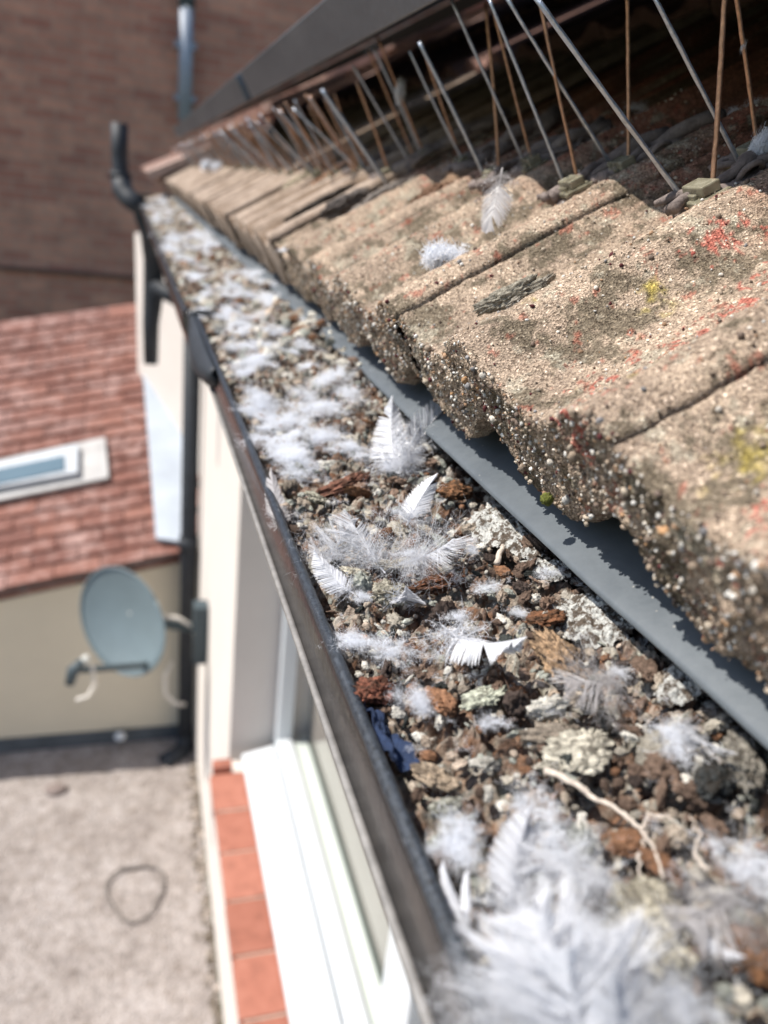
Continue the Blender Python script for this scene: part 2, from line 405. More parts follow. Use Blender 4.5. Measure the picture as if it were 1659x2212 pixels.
RXV = Vector((1, 0, sl_e)).normalized()
RO = Vector((.20, DW - .05, eave_z(.20) + .09))
def rr(u, s, n=0): return RO - RXV * u + RU * s + RN * n      # u runs left from the right end
for i in range(12):   # dark eave bricks
    mb = MB(); mb.slab([rr(i * .225 + .004, 0, -.095), rr(i * .225 + .221, 0, -.095), rr(i * .225 + .221, .09, -.095), rr(i * .225 + .004, .09, -.095)], RN * .078)
    mb.build('eave_brick', M_RED, nb, bevel=.004)
G, TW = .078, .19
me0 = None
NCOL, NROW = 11, 23
for r_ in range(NROW):
    for c_ in range(NCOL):
        u = c_ * TW - (TW / 2 if r_ % 2 else 0) - .03
        nm = 'roof_tile'
        if me0 is None:
            mb = MB(); mb.hexa([(0, 0, 0), (TW - .005, 0, 0), (TW - .005, .13, -.018), (0, .13, -.018), (0, 0, .015), (TW - .005, 0, .015), (TW - .005, .13, -.004), (0, .13, -.004)])
            o = mb.build(nm, M_RED, nb); me0 = o.data
        else:
            o = bpy.data.objects.new(nm, me0); C.objects.link(o); o.parent = nb
        p = rr(u + TW, r_ * G - .02, R.uniform(0, .004))
        zz = RXV.cross(RU).normalized()
        o.matrix_local = Matrix.Translation(p) @ Matrix((RXV, RU, zz)).transposed().to_4x4() @ Matrix.Rotation(R.uniform(-.012, .012), 4, 'Z')
mb = MB(); mb.slab([rr(-.02, 0, -.06), rr(2.2, 0, -.06), rr(2.2, 1.86, -.06), rr(-.02, 1.86, -.06)], RN * .03); mb.build('roof_deck', M_DARKF, nb)
def on_red(px, py, n=.02):
    r = Vector(ray(px, py)); return r * ((RO + RN * n).dot(RN_ := RXV.cross(RU).normalized()) / r.dot(RN_))
skl = MB().slab([on_red(-60, 1012, .02), on_red(-60, 1098, .02), on_red(236, 1038, .02), on_red(228, 950, .02)], RN * .022).build('skylight', M_FLASHP, nb, bevel=.004)
MB().slab([on_red(-60, 1020, .043), on_red(-60, 1072, .043), on_red(170, 1030, .043), on_red(170, 968, .043)], RN * .03).build('frame', M_LEADW, skl, bevel=.006)
MB().slab([on_red(-60, 1026, .074), on_red(-60, 1058, .074), on_red(140, 1016, .074), on_red(138, 985, .074)], RN * .004).build('pane', simple('sky_pane', (.10, .16, .20), .06, .1, 2, spec=.8), skl)
# angled cream return wall behind, with pale flashing sheet along it
mb = MB()
pA = at_y(287, 492, 4.6); pA2 = at_y(302, 830, 4.35)
mb.hexa([(pA2.x, 4.3, -1.6), (.36, 3.36, -1.9), (.9, 3.6, -1.9), (.9, 4.6, -1.6), (pA2.x - .02, 4.3, pA.z), (.36, 3.36, -.25), (.9, 3.6, -.25), (.9, 4.6, pA.z)])
mb.build('return_wall', M_REND, nb)
lf = MB().slab([on_red(308, 800, .03), on_red(337, 1168, .03), on_red(404, 1178, .03), on_red(404, 800, .03)], RN * .02).build('flashing', M_LEAD, nb, bevel=.004)
bs_ = MB().slab([on_red(296, 640, .03), on_red(308, 798, .03), on_red(350, 798, .03), on_red(330, 640, .03)], RN * .02).build('flashing', M_FLASHP, nb, bevel=.004)
tag(nb, nb['label'], 'house')

# brown brick building
bb = thing('brick_building', 'tall dark brown brick gable wall in shade beyond the red roof', 'building')
MB().box((-9, 7.2, -6), (12, 7.5, 1.75)).build('wall', M_BRICK, bb)
MB().box((-9, 7.17, -.905), (12, 7.198, -.875)).build('string_course', simple('dark_course', (.12, .075, .06), .9, .2, 6), bb)
gp = thing('grey_pipe', 'grey painted pipe running down the brown brick wall', 'pipe', loc=(.385, 7.1, -.3))
t0, t1 = at_y(403, 5, 7.1), at_y(399, 262, 7.1)
parts = [MB().tube([t0, t1], .052, 16).build('pipe', M_PIPE_GREY, smooth=True), MB().tube([t0 + Vector((0, 0, -.03)), t0 + Vector((0, 0, .1))], .062, 16).build('hopper', M_DARKM, smooth=True)]
for k in (.35, .8):
    c_ = t0.lerp(t1, k); parts.append(MB().box(c_ - Vector((.08, .02, .02)), c_ + Vector((.08, .095, .02))).build('pipe_clip', M_PIPE_GREY))
reparent(parts, gp)

# ------------------------------------------------------------------ satellite dish
DY = 2.72
dish = thing('satellite_dish', 'grey oval satellite dish bracketed to the wall beside the black downpipe', 'satellite dish', loc=(.245, DY, -1.8))
dc = at_y(264, 1342, DY)
left, right = at_y(172, 1300, DY), at_y(358, 1385, DY)
nrm = Vector((-.42, -.66, .30)).normalized()
upv = Vector((0, 0, 1)); rx = upv.cross(nrm).normalized(); ru = nrm.cross(rx).normalized()
rot = Matrix.Rotation(math.radians(42), 3, nrm); rx = rot @ rx; ru = rot @ ru
W2, H2 = .158, .212
V, F = [], []
NRG, NSG = 10, 48
V.append(dc - nrm * .035)
for i in range(1, NRG + 1):
    q_ = i / NRG
    for k in range(NSG):
        a_ = 2 * math.pi * k / NSG
        V.append(dc + rx * W2 * q_ * math.cos(a_) + ru * H2 * q_ * math.sin(a_) - nrm * .035 * (1 - q_ * q_))
for k in range(NSG): F.append((0, 1 + k, 1 + (k + 1) % NSG))
for i in range(NRG - 1):
    for k in range(NSG): F.append((1 + i * NSG + k, 1 + (i + 1) * NSG + k, 1 + (i + 1) * NSG + (k + 1) % NSG, 1 + i * NSG + (k + 1) % NSG))
mbd = MB().add(V, F); od = mbd.build('reflector', M_DISH, smooth=True); sm = od.modifiers.new('solid', 'SOLIDIFY'); sm.thickness = .004
rim = [dc + rx * W2 * math.cos(a_) + ru * H2 * math.sin(a_) for a_ in [2 * math.pi * k / 48 for k in range(49)]]
orim = MB().tube(rim, .0045, 8).build('rim', M_DISH, smooth=True)
lowp = dc - ru * H2 * .86 - nrm * .0
lnb = at_y(158, 1448, DY - .30)
oarm = MB().tube([lowp - nrm * .02, lowp + nrm * .02, lnb], .012, 10).build('arm', M_DARKM, smooth=True)
ol = MB().tube([lnb + Vector((.03, .01, .03)), lnb, lnb + Vector((-.012, -.005, -.05))], [.012, .02, .016], 14).build('receiver', M_DARKM, smooth=True)
olc = MB().tube([lnb + Vector((.03, .01, .026)), lnb + Vector((.05, .02, .034))], .015, 14).build('receiver_cap', simple('cap', (.5, .5, .46), .5), smooth=True)
wallp = Vector((.235, DY, dc.z - .05))
ob = MB().tube([dc - nrm * .035, dc - nrm * .08, wallp], .02, 12).build('bracket', M_DARKM, smooth=True)
ob2 = MB().box((.205, DY - .035, dc.z - .19), (.258, DY + .035, dc.z + .06)).build('bracket_plate', M_DARKM, bevel=.004)
c1 = MB().tube([dc - nrm * .05 + Vector((.0, 0, .03)), at_y(385, 1335, DY), at_y(410, 1350, DY), at_y(424, 1375, DY)], .008, 10).build('cable', M_CABLE, smooth=True)
c2_ = MB().tube([at_y(372, 1430, DY), at_y(356, 1460, DY), at_y(358, 1500, DY), at_y(378, 1520, DY), at_y(400, 1522, DY)], .008, 10).build('cable', M_CABLE, smooth=True)
c3_ = MB().tube([lnb + Vector((.06, .02, -.005)), at_y(205, 1480, DY - .25), at_y(190, 1505, DY - .27), at_y(165, 1512, DY - .29)], .007, 10).build('cable', M_CABLE, smooth=True)
reparent([od, orim, oarm, ol, olc, ob, ob2, c1, c2_, c3_], dish)

# bits on the flat roof
def lump(name, loc, r, mat, seed, sub=(1, 1, 1), n=3, amp=.5, par=None, colv=None):
    V, F = ico(n); d = fbm(V, 1.7, 3, seed); V = V * (1 - amp / 2 + amp * d)[:, None] * np.array(sub) * r
    o = mesh_np(name, V, F, mat, par, col=None if colv is None else np.tile(colv, (len(V), 1))); o.location = loc; return o
_ic = {}
def ico(n):
    if n in _ic: return _ic[n][0].copy(), _ic[n][1]
    t = (1 + 5 ** .5) / 2
    V = [(-1, t, 0), (1, t, 0), (-1, -t, 0), (1, -t, 0), (0, -1, t), (0, 1, t), (0, -1, -t), (0, 1, -t), (t, 0, -1), (t, 0, 1), (-t, 0, -1), (-t, 0, 1)]
    F = [(0, 11, 5), (0, 5, 1), (0, 1, 7), (0, 7, 10), (0, 10, 11), (1, 5, 9), (5, 11, 4), (11, 10, 2), (10, 7, 6), (7, 1, 8), (3, 9, 4), (3, 4, 2), (3, 2, 6), (3, 6, 8), (3, 8, 9), (4, 9, 5), (2, 4, 11), (6, 2, 10), (8, 6, 7), (9, 8, 1)]
    V = [np.array(v) / np.linalg.norm(v) for v in V]
    for _ in range(n):
        c = {}; NF = []
        def mid(a, b):
            k = (min(a, b), max(a, b))
            if k not in c:
                m_ = V[a] + V[b]; V.append(m_ / np.linalg.norm(m_)); c[k] = len(V) - 1
            return c[k]
        for a, b, d in F:
            x, y, z = mid(a, b), mid(b, d), mid(d, a); NF += [(a, x, z), (b, y, x), (d, z, y), (x, y, z)]
        F = NF
    _ic[n] = (np.array(V), np.array(F)); return _ic[n][0].copy(), _ic[n][1]
p = at_z(120, 1705, -2.55)
tag(lump('moss_clump', p, .035, M_SEAL, 5, (1.3, 1, .5)), 'small dark brown clump lying on the pale gravel roof', 'moss clump')
p = at_z(260, 1577, -2.49); p.y = min(p.y, 3.22)
tag(lump('white_pebble', p, .022, M_WHITE, 9, (1.2, 1, .9)), 'small white pebble on the dark strip at the foot of the cream wall', 'pebble')
ctr = at_z(292, 1925, -2.552)
ring = []
for k in range(70):
    a_ = k / 69 * 2 * math.pi * 1.35
    rad_ = .125 + .012 * math.sin(3 * a_) + .006 * k / 69
    ring.append(ctr + Vector((rad_ * .8 * math.cos(a_), rad_ * 1.0 * math.sin(a_), .002 + .004 * math.sin(2 * a_) ** 2)))
tag(MB().tube(ring, .005, 6).build('cable_loop', simple('dusty_cable', (.17, .15, .135), .9), smooth=True), 'dusty loop of old cable lying on the gravel roof', 'cable')
# moss and dirt in the corner between roof and wall
V, F = [], []; cs = []
v1, f1 = ico(1)
for k in range(420):
    y = R.uniform(.6, 3.2); x = .255 - abs(R.gauss(0, .022)); r_ = R.uniform(.004, .014)
    V.append(v1 * r_ * np.array([1, 1.3, .5]) + np.array([x, y, -2.557])); F.append(f1 + 42 * k); cs.append(np.tile(np.array(R.choice([(.10, .08, .06), (.2, .17, .14), (.35, .3, .26)])), (42, 1)))
tag(stuff(mesh_np('roof_edge_dirt', np.concatenate(V), np.concatenate(F), M_DEB, col=np.concatenate(cs))), 'dark dirt and moss along the wall at the edge of the gravel roof', 'dirt')

# ------------------------------------------------------------------ our tiled roof
roof = thing('tiled_roof', 'lichened concrete tile roof of wavy tiles sloping up from the gutter', 'roof')
TWD = .134; Y0 = .118
def prof(u):   # top height of one tile across its width
    return np.interp(u, [-.01, 0, .006, .020, .047, .066, .085, .098, .118, .134, .15], [0] * 11) + \
        .0054 * np.cos(2 * np.pi * (u - .010) / .067) + .0010 * np.cos(4 * np.pi * (u - .01) / .067)
RED_PTS = [on_roof(*p) for p in ((1235, 925), (1330, 765), (1365, 745), (1400, 730), (1440, 708), (1480, 690), (1520, 665), (1560, 640), (1610, 612), (1659, 590), (1640, 560), (1550, 520), (1640, 1060))]
YEL_PTS = [(on_roof(*p), r_) for p, r_ in (((1430, 632), .0042), ((1412, 612), .003), ((1640, 940), .006), ((1165, 500), .004), ((1230, 800), .003), ((1160, 690), .004), ((1270, 870), .003), ((1120, 660), .0025), ((1400, 1110), .0025), ((1510, 1025), .003), ((870, 680), .003), ((1050, 870), .003), ((1390, 850), .003), ((1440, 820), .003))]
PAL = np.array([(.30, .245, .19), (.405, .337, .275), (.295, .243, .20), (.20, .17, .14)])
def near_slope_shade(P, seed):  # mask of the near-facing wave slopes, where shade is painted
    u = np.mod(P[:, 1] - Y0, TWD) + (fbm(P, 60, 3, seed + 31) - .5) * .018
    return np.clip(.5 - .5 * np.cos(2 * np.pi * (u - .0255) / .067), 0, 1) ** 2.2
def tile_col(P, seed):
    n1 = fbm(P, 70, 4, seed + 1); n2 = fbm(P, 380, 4, seed + 3, gain=.65); n3 = fbm(P, 26, 3, seed + 5)
    t = np.clip((n1 - .3) / .4, 0, 1)[:, None]
    c = PAL[2] * (1 - t) + PAL[1] * t * 1.08
    c = c * (.80 + .5 * n2[:, None])
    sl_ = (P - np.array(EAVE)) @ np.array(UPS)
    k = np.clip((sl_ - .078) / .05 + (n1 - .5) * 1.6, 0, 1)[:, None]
    c = c * (1 - k) + c * np.array([.62, .36, .32]) * k  # darker and redder up-slope: panel shade put into the tile colour
    shd = near_slope_shade(P, seed)
    # dark algae, thickened on near-facing wave slopes to paint their shade
    k = np.clip((fbm(P, 110, 5, seed + 9, gain=.7) - .62 + .17 * shd) / .08, 0, 1)[:, None] * .68
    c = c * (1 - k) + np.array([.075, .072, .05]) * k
    k = np.clip((fbm(P, 150, 4, seed + 12, gain=.7) - .62) / .05, 0, 1)[:, None] * .6
    c = c * (1 - k) + np.array([.40, .39, .33]) * k
    # red pigment
    dmin = np.full(len(P), 9.)
    for q in RED_PTS: dmin = np.minimum(dmin, np.linalg.norm((P - np.array(q)) * np.array([.7, 1.15, .7]), axis=1))
    k = np.clip((fbm(P, 420, 4, seed + 15, gain=.75) - .54 - dmin * 24 + .07) / .04, 0, 1)[:, None] * .85
    c = c * (1 - k) + np.array([.42, .125, .10]) * k
    k = np.clip((fbm(P, 200, 4, seed + 18, gain=.75) - .66) / .03, 0, 1)[:, None] * .6
    c = c * (1 - k) + np.array([.33, .10, .07]) * k
    for q, r_ in YEL_PTS:
        d = np.linalg.norm(P - np.array(q), axis=1); k = np.clip(1.3 - d / r_ + (fbm(P, 500, 3, seed + 21) - .5) * 2.4, 0, 1)[:, None] * .85
        c = c * (1 - k) + np.array([.33, .28, .075]) * k
    return c
def tile_mesh(i, near, name='roof_tile', y_base=None, full=True):
    yb = Y0 + TWD * i if y_base is None else y_base
    du = .0008 if near else .0045
    gap = .0009
    us = np.arange(gap, TWD - gap + du * .5, (TWD - 2 * gap) / round(TWD / du))
    us = np.concatenate([[gap], us, [TWD - gap]])
    edge = np.concatenate([[1], np.zeros(len(us) - 2), [1]])
    ds = .0008 if near else .005
    th = .0285
    path = [(.06, -th, 1), (.03, -th, 1), (.012, -th, 1), (.004, -th - .0003, 1), (.0015, -th + .0012, 1)]
    rb = .0015
    k = int((th - 2 * rb) / (ds * 1.1))
    for j in range(k + 1): path.append((0, -th + rb + (th - 2 * rb) * j / k, 2))
    for a_ in (25, 50, 75): path.append((rb * (1 - math.cos(math.radians(a_))), -rb + rb * math.sin(math.radians(a_)), 3))
    L = .17 if near else .34
    k = int((L - rb) / ds)
    for j in range(k + 1): path.append((rb + (L - rb) * j / k, 0, 0))
    if near: path += [(.2 + .02 * j, 0, 0) for j in range(8)]
    s = np.array([q[0] for q in path]); n = np.array([q[1] for q in path]); kind = np.array([q[2] for q in path])
    U, Sg = np.meshgrid(us, s); _, Ng = np.meshgrid(us, n); E_, K_ = np.meshgrid(edge, kind)
    hp = prof(U); low = np.where(Ng < -.015, 1.7, 1.0)
    frac = np.clip(-Ng / th, 0, 1)
    Ng = Ng + hp * (1 + .45 * frac) - E_ * .0022 * (Ng > -.01)
    # overlap notch on the end face
    notch = np.exp(-((U - .027 - .004 * frac) / .0016) ** 2) * frac * (K_ >= 1) * (Sg < .02)
    Sg = Sg + notch * .004
    # crooked placing of each tile
    rr_ = random.Random(50 + i); sk = rr_.uniform(-.0015, .0015); dn = rr_.uniform(-.0012, .0012)
    Ng = Ng + dn; Sg = Sg + sk
    P = np.stack([EAVE.x + UPS.x * Sg + NOR.x * Ng, yb + U, EAVE.z + UPS.z * Sg + NOR.z * Ng], -1).reshape(-1, 3)
    # displacement along approximate normals
    kk = K_.reshape(-1); nd = np.zeros_like(P)
    top = np.array(NOR); front = -np.array(UPS)
    nd[kk == 0] = top; nd[kk == 3] = (top + front) * .7; nd[kk == 2] = front; nd[kk == 1] = -top
    g1 = fbm(P, 1100, 2, 3, gain=.7); g2 = fbm(P, 330, 3, 6); g3 = fbm(P, 90, 3, 8)
    amp = np.where(kk == 0, .55, 1.25)
    if near: d = ((g1 - .5) * .0012 + (g2 - .5) * .0026) * amp + (g3 - .5) * .003 * np.where(kk == 0, .5, 1)
    else: d = (g3 - .5) * .003 * amp
    P = P + nd * d[:, None]
    nu, ns = len(us), len(s)
    I = np.arange(nu * ns).reshape(ns, nu)
    F = np.stack([I[:-1, :-1], I[:-1, 1:], I[1:, 1:], I[1:, :-1]], -1).reshape(-1, 4)
    Fs = F
    return P, Fs, kk, nd
GRAN_COL = np.array([(.45, .38, .30), (.32, .25, .19), (.20, .15, .12), (.62, .57, .50), (.38, .24, .15), (.72, .70, .66), (.28, .27, .27), (.46, .27, .14), (.12, .09, .07)])
v0, f0 = ico(1)
def side_walls(P, ns_, nu_):
    return None
for i in range(-2, 17):
    near = -1 <= i <= 2
    P, F, kk, nd = tile_mesh(i, near)
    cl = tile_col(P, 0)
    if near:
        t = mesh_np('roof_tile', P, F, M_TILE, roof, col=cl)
        # loose sand grains and pebbles bonded to the surface
        ngr = 4200 if i in (-1, 0, 1) else 1600
        sel = np.concatenate([NR.choice(np.where((kk == 2) | (kk == 3))[0], ngr // 2), NR.choice(np.where(kk == 0)[0], ngr // 2)])
        rad = np.clip(NR.lognormal(np.log(.00033), .45, ngr), .00016, .0010)
        rad[ngr // 2:] *= .8
        sc = NR.uniform(.6, 1.25, (ngr, 1, 3))
        an = NR.uniform(0, 6.28, ngr); ca, sa = np.cos(an), np.sin(an); Rm = np.zeros((ngr, 3, 3)); Rm[:, 0, 0] = ca; Rm[:, 0, 1] = -sa; Rm[:, 1, 0] = sa; Rm[:, 1, 1] = ca; Rm[:, 2, 2] = 1
        base = v0[None] * sc * rad[:, None, None] * NR.uniform(.82, 1.15, (ngr, len(v0), 1))
        base = np.einsum('nij,nkj->nki', Rm, base)
        ctr_ = P[sel] + nd[sel] * (rad * .15)[:, None] + NR.normal(0, .0003, (ngr, 3))
        V = (base + ctr_[:, None]).reshape(-1, 3)
        Fg = (f0[None] + (np.arange(ngr) * len(v0))[:, None, None]).reshape(-1, 3)
        gc = GRAN_COL[NR.choice(len(GRAN_COL), ngr, p=[.22, .18, .12, .14, .08, .12, .06, .03, .05])] * NR.uniform(.7, 1.15, (ngr, 1))
        redm = (cl[sel][:, 0] > cl[sel][:, 1] * 2.3); gc[redm] = np.where(NR.uniform(0, 1, (redm.sum(), 1)) < .5, np.array([.14, .035, .035]), np.array([.42, .11, .085])) * NR.uniform(.6, 1.2, (redm.sum(), 1)); rad[redm] *= 1.5
        yem = (cl[sel][:, 1] > cl[sel][:, 2] * 2.6); gc[yem] = np.array([.33, .28, .07])
        mar = NR.uniform(0, 1, ngr) < .05; gc[mar] = np.array([.10, .028, .03])
        o = mesh_np('sand_grains', V, Fg, M_GRAN, t, col=np.repeat(gc, len(v0), 0)); stuff(o)
    else:
        k = np.clip(near_slope_shade(P, 0) * 1.0 + (fbm(P, 90, 4, 77) - .5) * .8, 0, 1)[:, None]
        mesh_np('roof_tile', P, F, M_TILE_MID, roof, col=np.array([1, 1, 1]) * (1 - k) + np.array([.42, .37, .32]) * k)  # shade of the near-facing slopes painted into the tile colour
M_TILE_UP = simple('tile_concrete_panel_shade', (.17, .095, .075), .95, .35, 60, .001, 500)  # reddish tile, the shade under the panels put into its dark colour
# upper courses: simple wavy tiles, shared mesh
nu, ns = 16, 3
us = np.linspace(.001, TWD - .001, nu)
Vt = []
for (s_, n_) in ((0.03, -.018), (0, -.018), (0, 0), (.36, 0.0)):
    for u in us: Vt.append((u, s_, n_ + float(prof(u))))
Ft = [(a * nu + b, a * nu + b + 1, (a + 1) * nu + b + 1, (a + 1) * nu + b) for a in range(3) for b in range(nu - 1)]
upm = None
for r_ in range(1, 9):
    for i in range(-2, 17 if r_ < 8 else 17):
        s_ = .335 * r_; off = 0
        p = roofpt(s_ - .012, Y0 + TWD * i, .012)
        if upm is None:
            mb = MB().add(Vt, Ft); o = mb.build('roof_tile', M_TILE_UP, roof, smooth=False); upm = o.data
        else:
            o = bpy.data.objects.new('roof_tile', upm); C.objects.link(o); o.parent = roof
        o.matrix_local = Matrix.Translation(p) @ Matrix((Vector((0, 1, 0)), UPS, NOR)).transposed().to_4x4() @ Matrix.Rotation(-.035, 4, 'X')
YE = Y0 + TWD * 17
# battens deck under the tiles
mb = MB(); mb.slab([roofpt(.03, -.3, -.06), roofpt(3.1, -.3, -.06), roofpt(3.1, 3.3, -.06), roofpt(.03, 3.3, -.06)], NOR * .022); mb.build('roof_deck', M_BACK, roof)
# raised neighbouring roof beyond ours, plain pinkish tiles in full sun
M_PINK = Mat('pink_tile', .9); oi = M_PINK.n('ShaderNodeObjectInfo').outputs['Random']
M_PINK.col(M_PINK.mix(.8, M_PINK.ramp(oi, [(0, (.27, .15, .115)), (.5, (.37, .235, .185)), (1, (.42, .31, .26))]), M_PINK.ramp(M_PINK.noise(40, 5, .7), [(.3, (.6,) * 3), (.7, (1.3,) * 3)]), 'MULTIPLY')); M_PINK.bump(M_PINK.noise(150, 4), .003); M_PINK = M_PINK.m
nr = thing('adjoining_roof', 'raised pinkish tile roof adjoining the far end of the concrete tiles', 'roof')
for i in range(12):
    for j in range(13):
        s0 = j * .19 - .03; y0 = YE + .02 + i * .21 + (.1 if j % 2 else 0) + R.uniform(-.012, .012); s0 += R.uniform(-.008, .008)
        hh = .030 + .022 * min(1, max(0, s0) / .4) + R.uniform(-.003, .003)
        mb = MB(); mb.slab([roofpt(s0, y0, hh + .010), roofpt(s0 + .22, y0, hh - .008), roofpt(s0 + .22, y0 + .20, hh - .008), roofpt(s0, y0 + .20, hh + .010)], -NOR * .022)
        mb.build('plain_tile', M_PINK, nr)
mb = MB(); mb.slab([roofpt(-.01, YE + .025, -.03), roofpt(2.3, YE + .025, -.03), roofpt(2.3, YE + 2.4, -.03), roofpt(-.01, YE + 2.4, -.03)], NOR * .035); mb.build('roof_deck', simple('verge_mortar', (.30, .19, .15), .95, .3, 30), nr)

# eave felt: curved dark plastic skirt hanging from under the tiles into the gutter
pr = [(.0983, -.0776), (.0991, -.0767), (.1008, -.0755), (.1045, -.0734), (.111, -.0702), (.126, -.0625), (.156, -.047)]
ys = np.concatenate([np.arange(.0, .5, .004), np.arange(.5, 2.4, .03)])
V = []
for y in ys:
    wv = .0006 * math.sin(y * 23) + .0003 * math.sin(y * 61) - .0012 * math.exp(-((y - .135) / .02) ** 2)
    for q in pr: V.append((q[0] + wv * (1 if q[0] < .1 else .2), y, q[1] - wv * .3))
k = len(pr)
F = [(a * k + b, (a + 1) * k + b, (a + 1) * k + b + 1, a * k + b + 1) for a in range(len(ys) - 1) for b in range(k - 1)]
o = MB().add(V, F).build('eave_skirt', M_FELT, roof, smooth=True)
so_ = o.modifiers.new('solid', 'SOLIDIFY'); so_.thickness = .0011; so_.offset = -1

# mosses on the end face of the second tile
for k, (px, py, r_) in enumerate(((1255, 1030, .0022), (1265, 1045, .0018), (1290, 1020, .0016), (1182, 1078, .0015))):
    r0 = Vector(ray(px, py)); r0 *= .0935 / r0.x
    v, f = ico(3); v = v * (1 + .9 * (fbm(v, 4, 3, k) - .5))[:, None] * r_
    oo = mesh_np('moss', v + np.array(r0), f, M_MOSS, roof)

# ------------------------------------------------------------------ gutter
gut = thing('gutter', 'black plastic gutter with dusty lip packed with debris and feathers', 'gutter')
def gprofile(x0, w=.112, face=.0165):
    """outer shell from the front lip down and round to the back edge; x measured from lip x0"""
    pts = [(0, -.0985), (-.0003, -.104), (-.0006, -.0985 - face)]
    for a_ in range(0, 181, 15):
        t = math.radians(a_); pts.append((w / 2 - (w / 2 - .003) * math.cos(t), -.0985 - face - .004 - .045 * math.sin(t)))
    pts += [(w - .002, -.11), (w, -.088)]
    return [(x0 + a_, b_) for a_, b_ in pts]
def gsection(name, y0, y1, step, mat):
    ys = np.arange(y0, y1 + step / 2, step); V = []
    for y in ys:
        x0 = lip_x(y)
        for q in gprofile(x0): V.append((q[0], y, q[1]))
    k = len(gprofile(0)); F = [(a * k + b, a * k + b + 1, (a + 1) * k + b + 1, (a + 1) * k + b) for a in range(len(ys) - 1) for b in range(k - 1)]
    o = MB().add(V, F).build(name, mat, gut, smooth=True)
    m_ = o.modifiers.new('solid', 'SOLIDIFY'); m_.thickness = .0016; m_.offset = 1
    return o
ch1 = gsection('channel', -.3, .60, .02, M_GUTF)
ch2 = gsection('channel', .615, 3.0, .06, M_GUTF)
def strip_along(name, sect, y0, y1, step, mat, parent, jit=0.0, seed=1):
    ys = np.arange(y0, y1 + step / 2, step); k = len(sect); V = []
    for y in ys:
        for q in sect: V.append((lip_x(y) + q[0], y, q[1]))
    V = np.array(V)
    if jit: V[:, 0] += (fbm(V, 450, 4, seed, gain=.7) - .5) * jit; V[:, 2] += (fbm(V, 520, 4, seed + 5, gain=.7) - .5) * jit * 1.2
    F = [(a * k + b, a * k + (b + 1) % k, (a + 1) * k + (b + 1) % k, (a + 1) * k + b) for a in range(len(ys) - 1) for b in range(k)]
    return mesh_np(name, V, np.array(F), mat, parent)
sec = [(-.0012, -.0992), (-.0011, -.0982), (-.0006, -.0976), (.0002, -.0974), (.0010, -.0976), (.0015, -.0982), (.0016, -.0992), (.0012, -.1025), (.0002, -.1025)]
strip_along('rolled_lip', sec, -.1, .60, .0012, M_LIP, gut, .0004)
strip_along('rolled_lip', sec, .62, 3.0, .01, M_LIP, gut, .0005, 3)
sec2 = [(-.0020, -.1150), (-.0022, -.1160), (-.0016, -.1166), (-.0004, -.1160), (-.0004, -.1150)]
strip_along('drip_bead', sec2, -.1, .60, .01, M_EDGE, gut)
# inner wet dark floor is hidden by debris; union bracket at the joint
V = []; yy = np.linspace(.43, .625, 24)
for y in yy:
    t = (y - .43) / .195; o_ = .0048 * math.sin(math.pi * min(1, t * 1.0) ** .7) + .0012
    x0 = lip_x(.59)
    for q in ((0, -.0985), (-.4, -.101), (-1, -.108), (-1.2, -.116), (-1.0, -.124), (-.3, -.132), (.6, -.138)):
        V.append((x0 + q[0] * o_ - .0014, y, -.0985 + (q[1] + .0985) * (.10 + .50 * math.sin(math.pi * min(1, t)) ** .6)))
F = [(a * 7 + b, a * 7 + b + 1, (a + 1) * 7 + b + 1, (a + 1) * 7 + b) for a in range(23) for b in range(6)]
ub = MB().add(V, F).build('union_bracket', M_BLACK, gut, smooth=True); m_ = ub.modifiers.new('s', 'SOLIDIFY'); m_.thickness = .0015
MB().tube([(lip_x(.5) - .004, .605, -.099), (lip_x(.5) + .001, .603, -.0955), (lip_x(.5) + .010, .60, -.0955), (lip_x(.5) + .017, .60, -.0965)], [.0016, .002, .0022, .002], 10).build('bracket_hook', M_BLACK, gut, smooth=True)
MB().box((.016 - .002, 3.0, -.15), (.13, 3.006, -.097)).build('stop_end', M_BLACK, gut)

# ------------------------------------------------------------------ solar panels
PL = Vector((.1133, 0, .0708))
for k, (ya, yb_) in enumerate(((-.82, .892), (.938, 2.40))):
    o = thing('solar_panel', ('nearer solar panel above the tiles, running out of the top of the picture', 'farther solar panel, its corner reaching out past the grey pipe')[k], 'solar panel', loc=(PL.x, ya, PL.z))
    def pp(s, y, n): return PL + UPS * s + NOR * n + Vector((0, y, 0))
    ps = [MB().slab([pp(0, ya, 0), pp(.012, ya, 0), pp(.012, yb_, 0), pp(0, yb_, 0)], NOR * .026).build('frame_rail', M_FRAME, bevel=.0008),
          MB().slab([pp(.99, ya, 0), pp(1.002, ya, 0), pp(1.002, yb_, 0), pp(.99, yb_, 0)], NOR * .026).build('frame_rail', M_FRAME),
          MB().slab([pp(.0125, ya, 0), pp(.9895, ya, 0), pp(.9895, ya + .012, 0), pp(.0125, ya + .012, 0)], NOR * .026).build('frame_rail', M_FRAME),
          MB().slab([pp(.0125, yb_ - .012, 0), pp(.9895, yb_ - .012, 0), pp(.9895, yb_, 0), pp(.0125, yb_, 0)], NOR * .026).build('frame_rail', M_FRAME),
          MB().slab([pp(.0125, ya + .0125, .022), pp(.9895, ya + .0125, .022), pp(.9895, yb_ - .0125, .022), pp(.0125, yb_ - .0125, .022)], NOR * .0045).build('glass', M_PV),
          MB().slab([pp(.0125, ya + .0125, .017), pp(.9895, ya + .0125, .017), pp(.9895, yb_ - .0125, .017), pp(.0125, yb_ - .0125, .017)], NOR * .004).build('back_sheet', M_BACK)]
    reparent(ps, o)
mr = thing('mounting_rails', 'dark metal rails under the solar panels', 'rail')
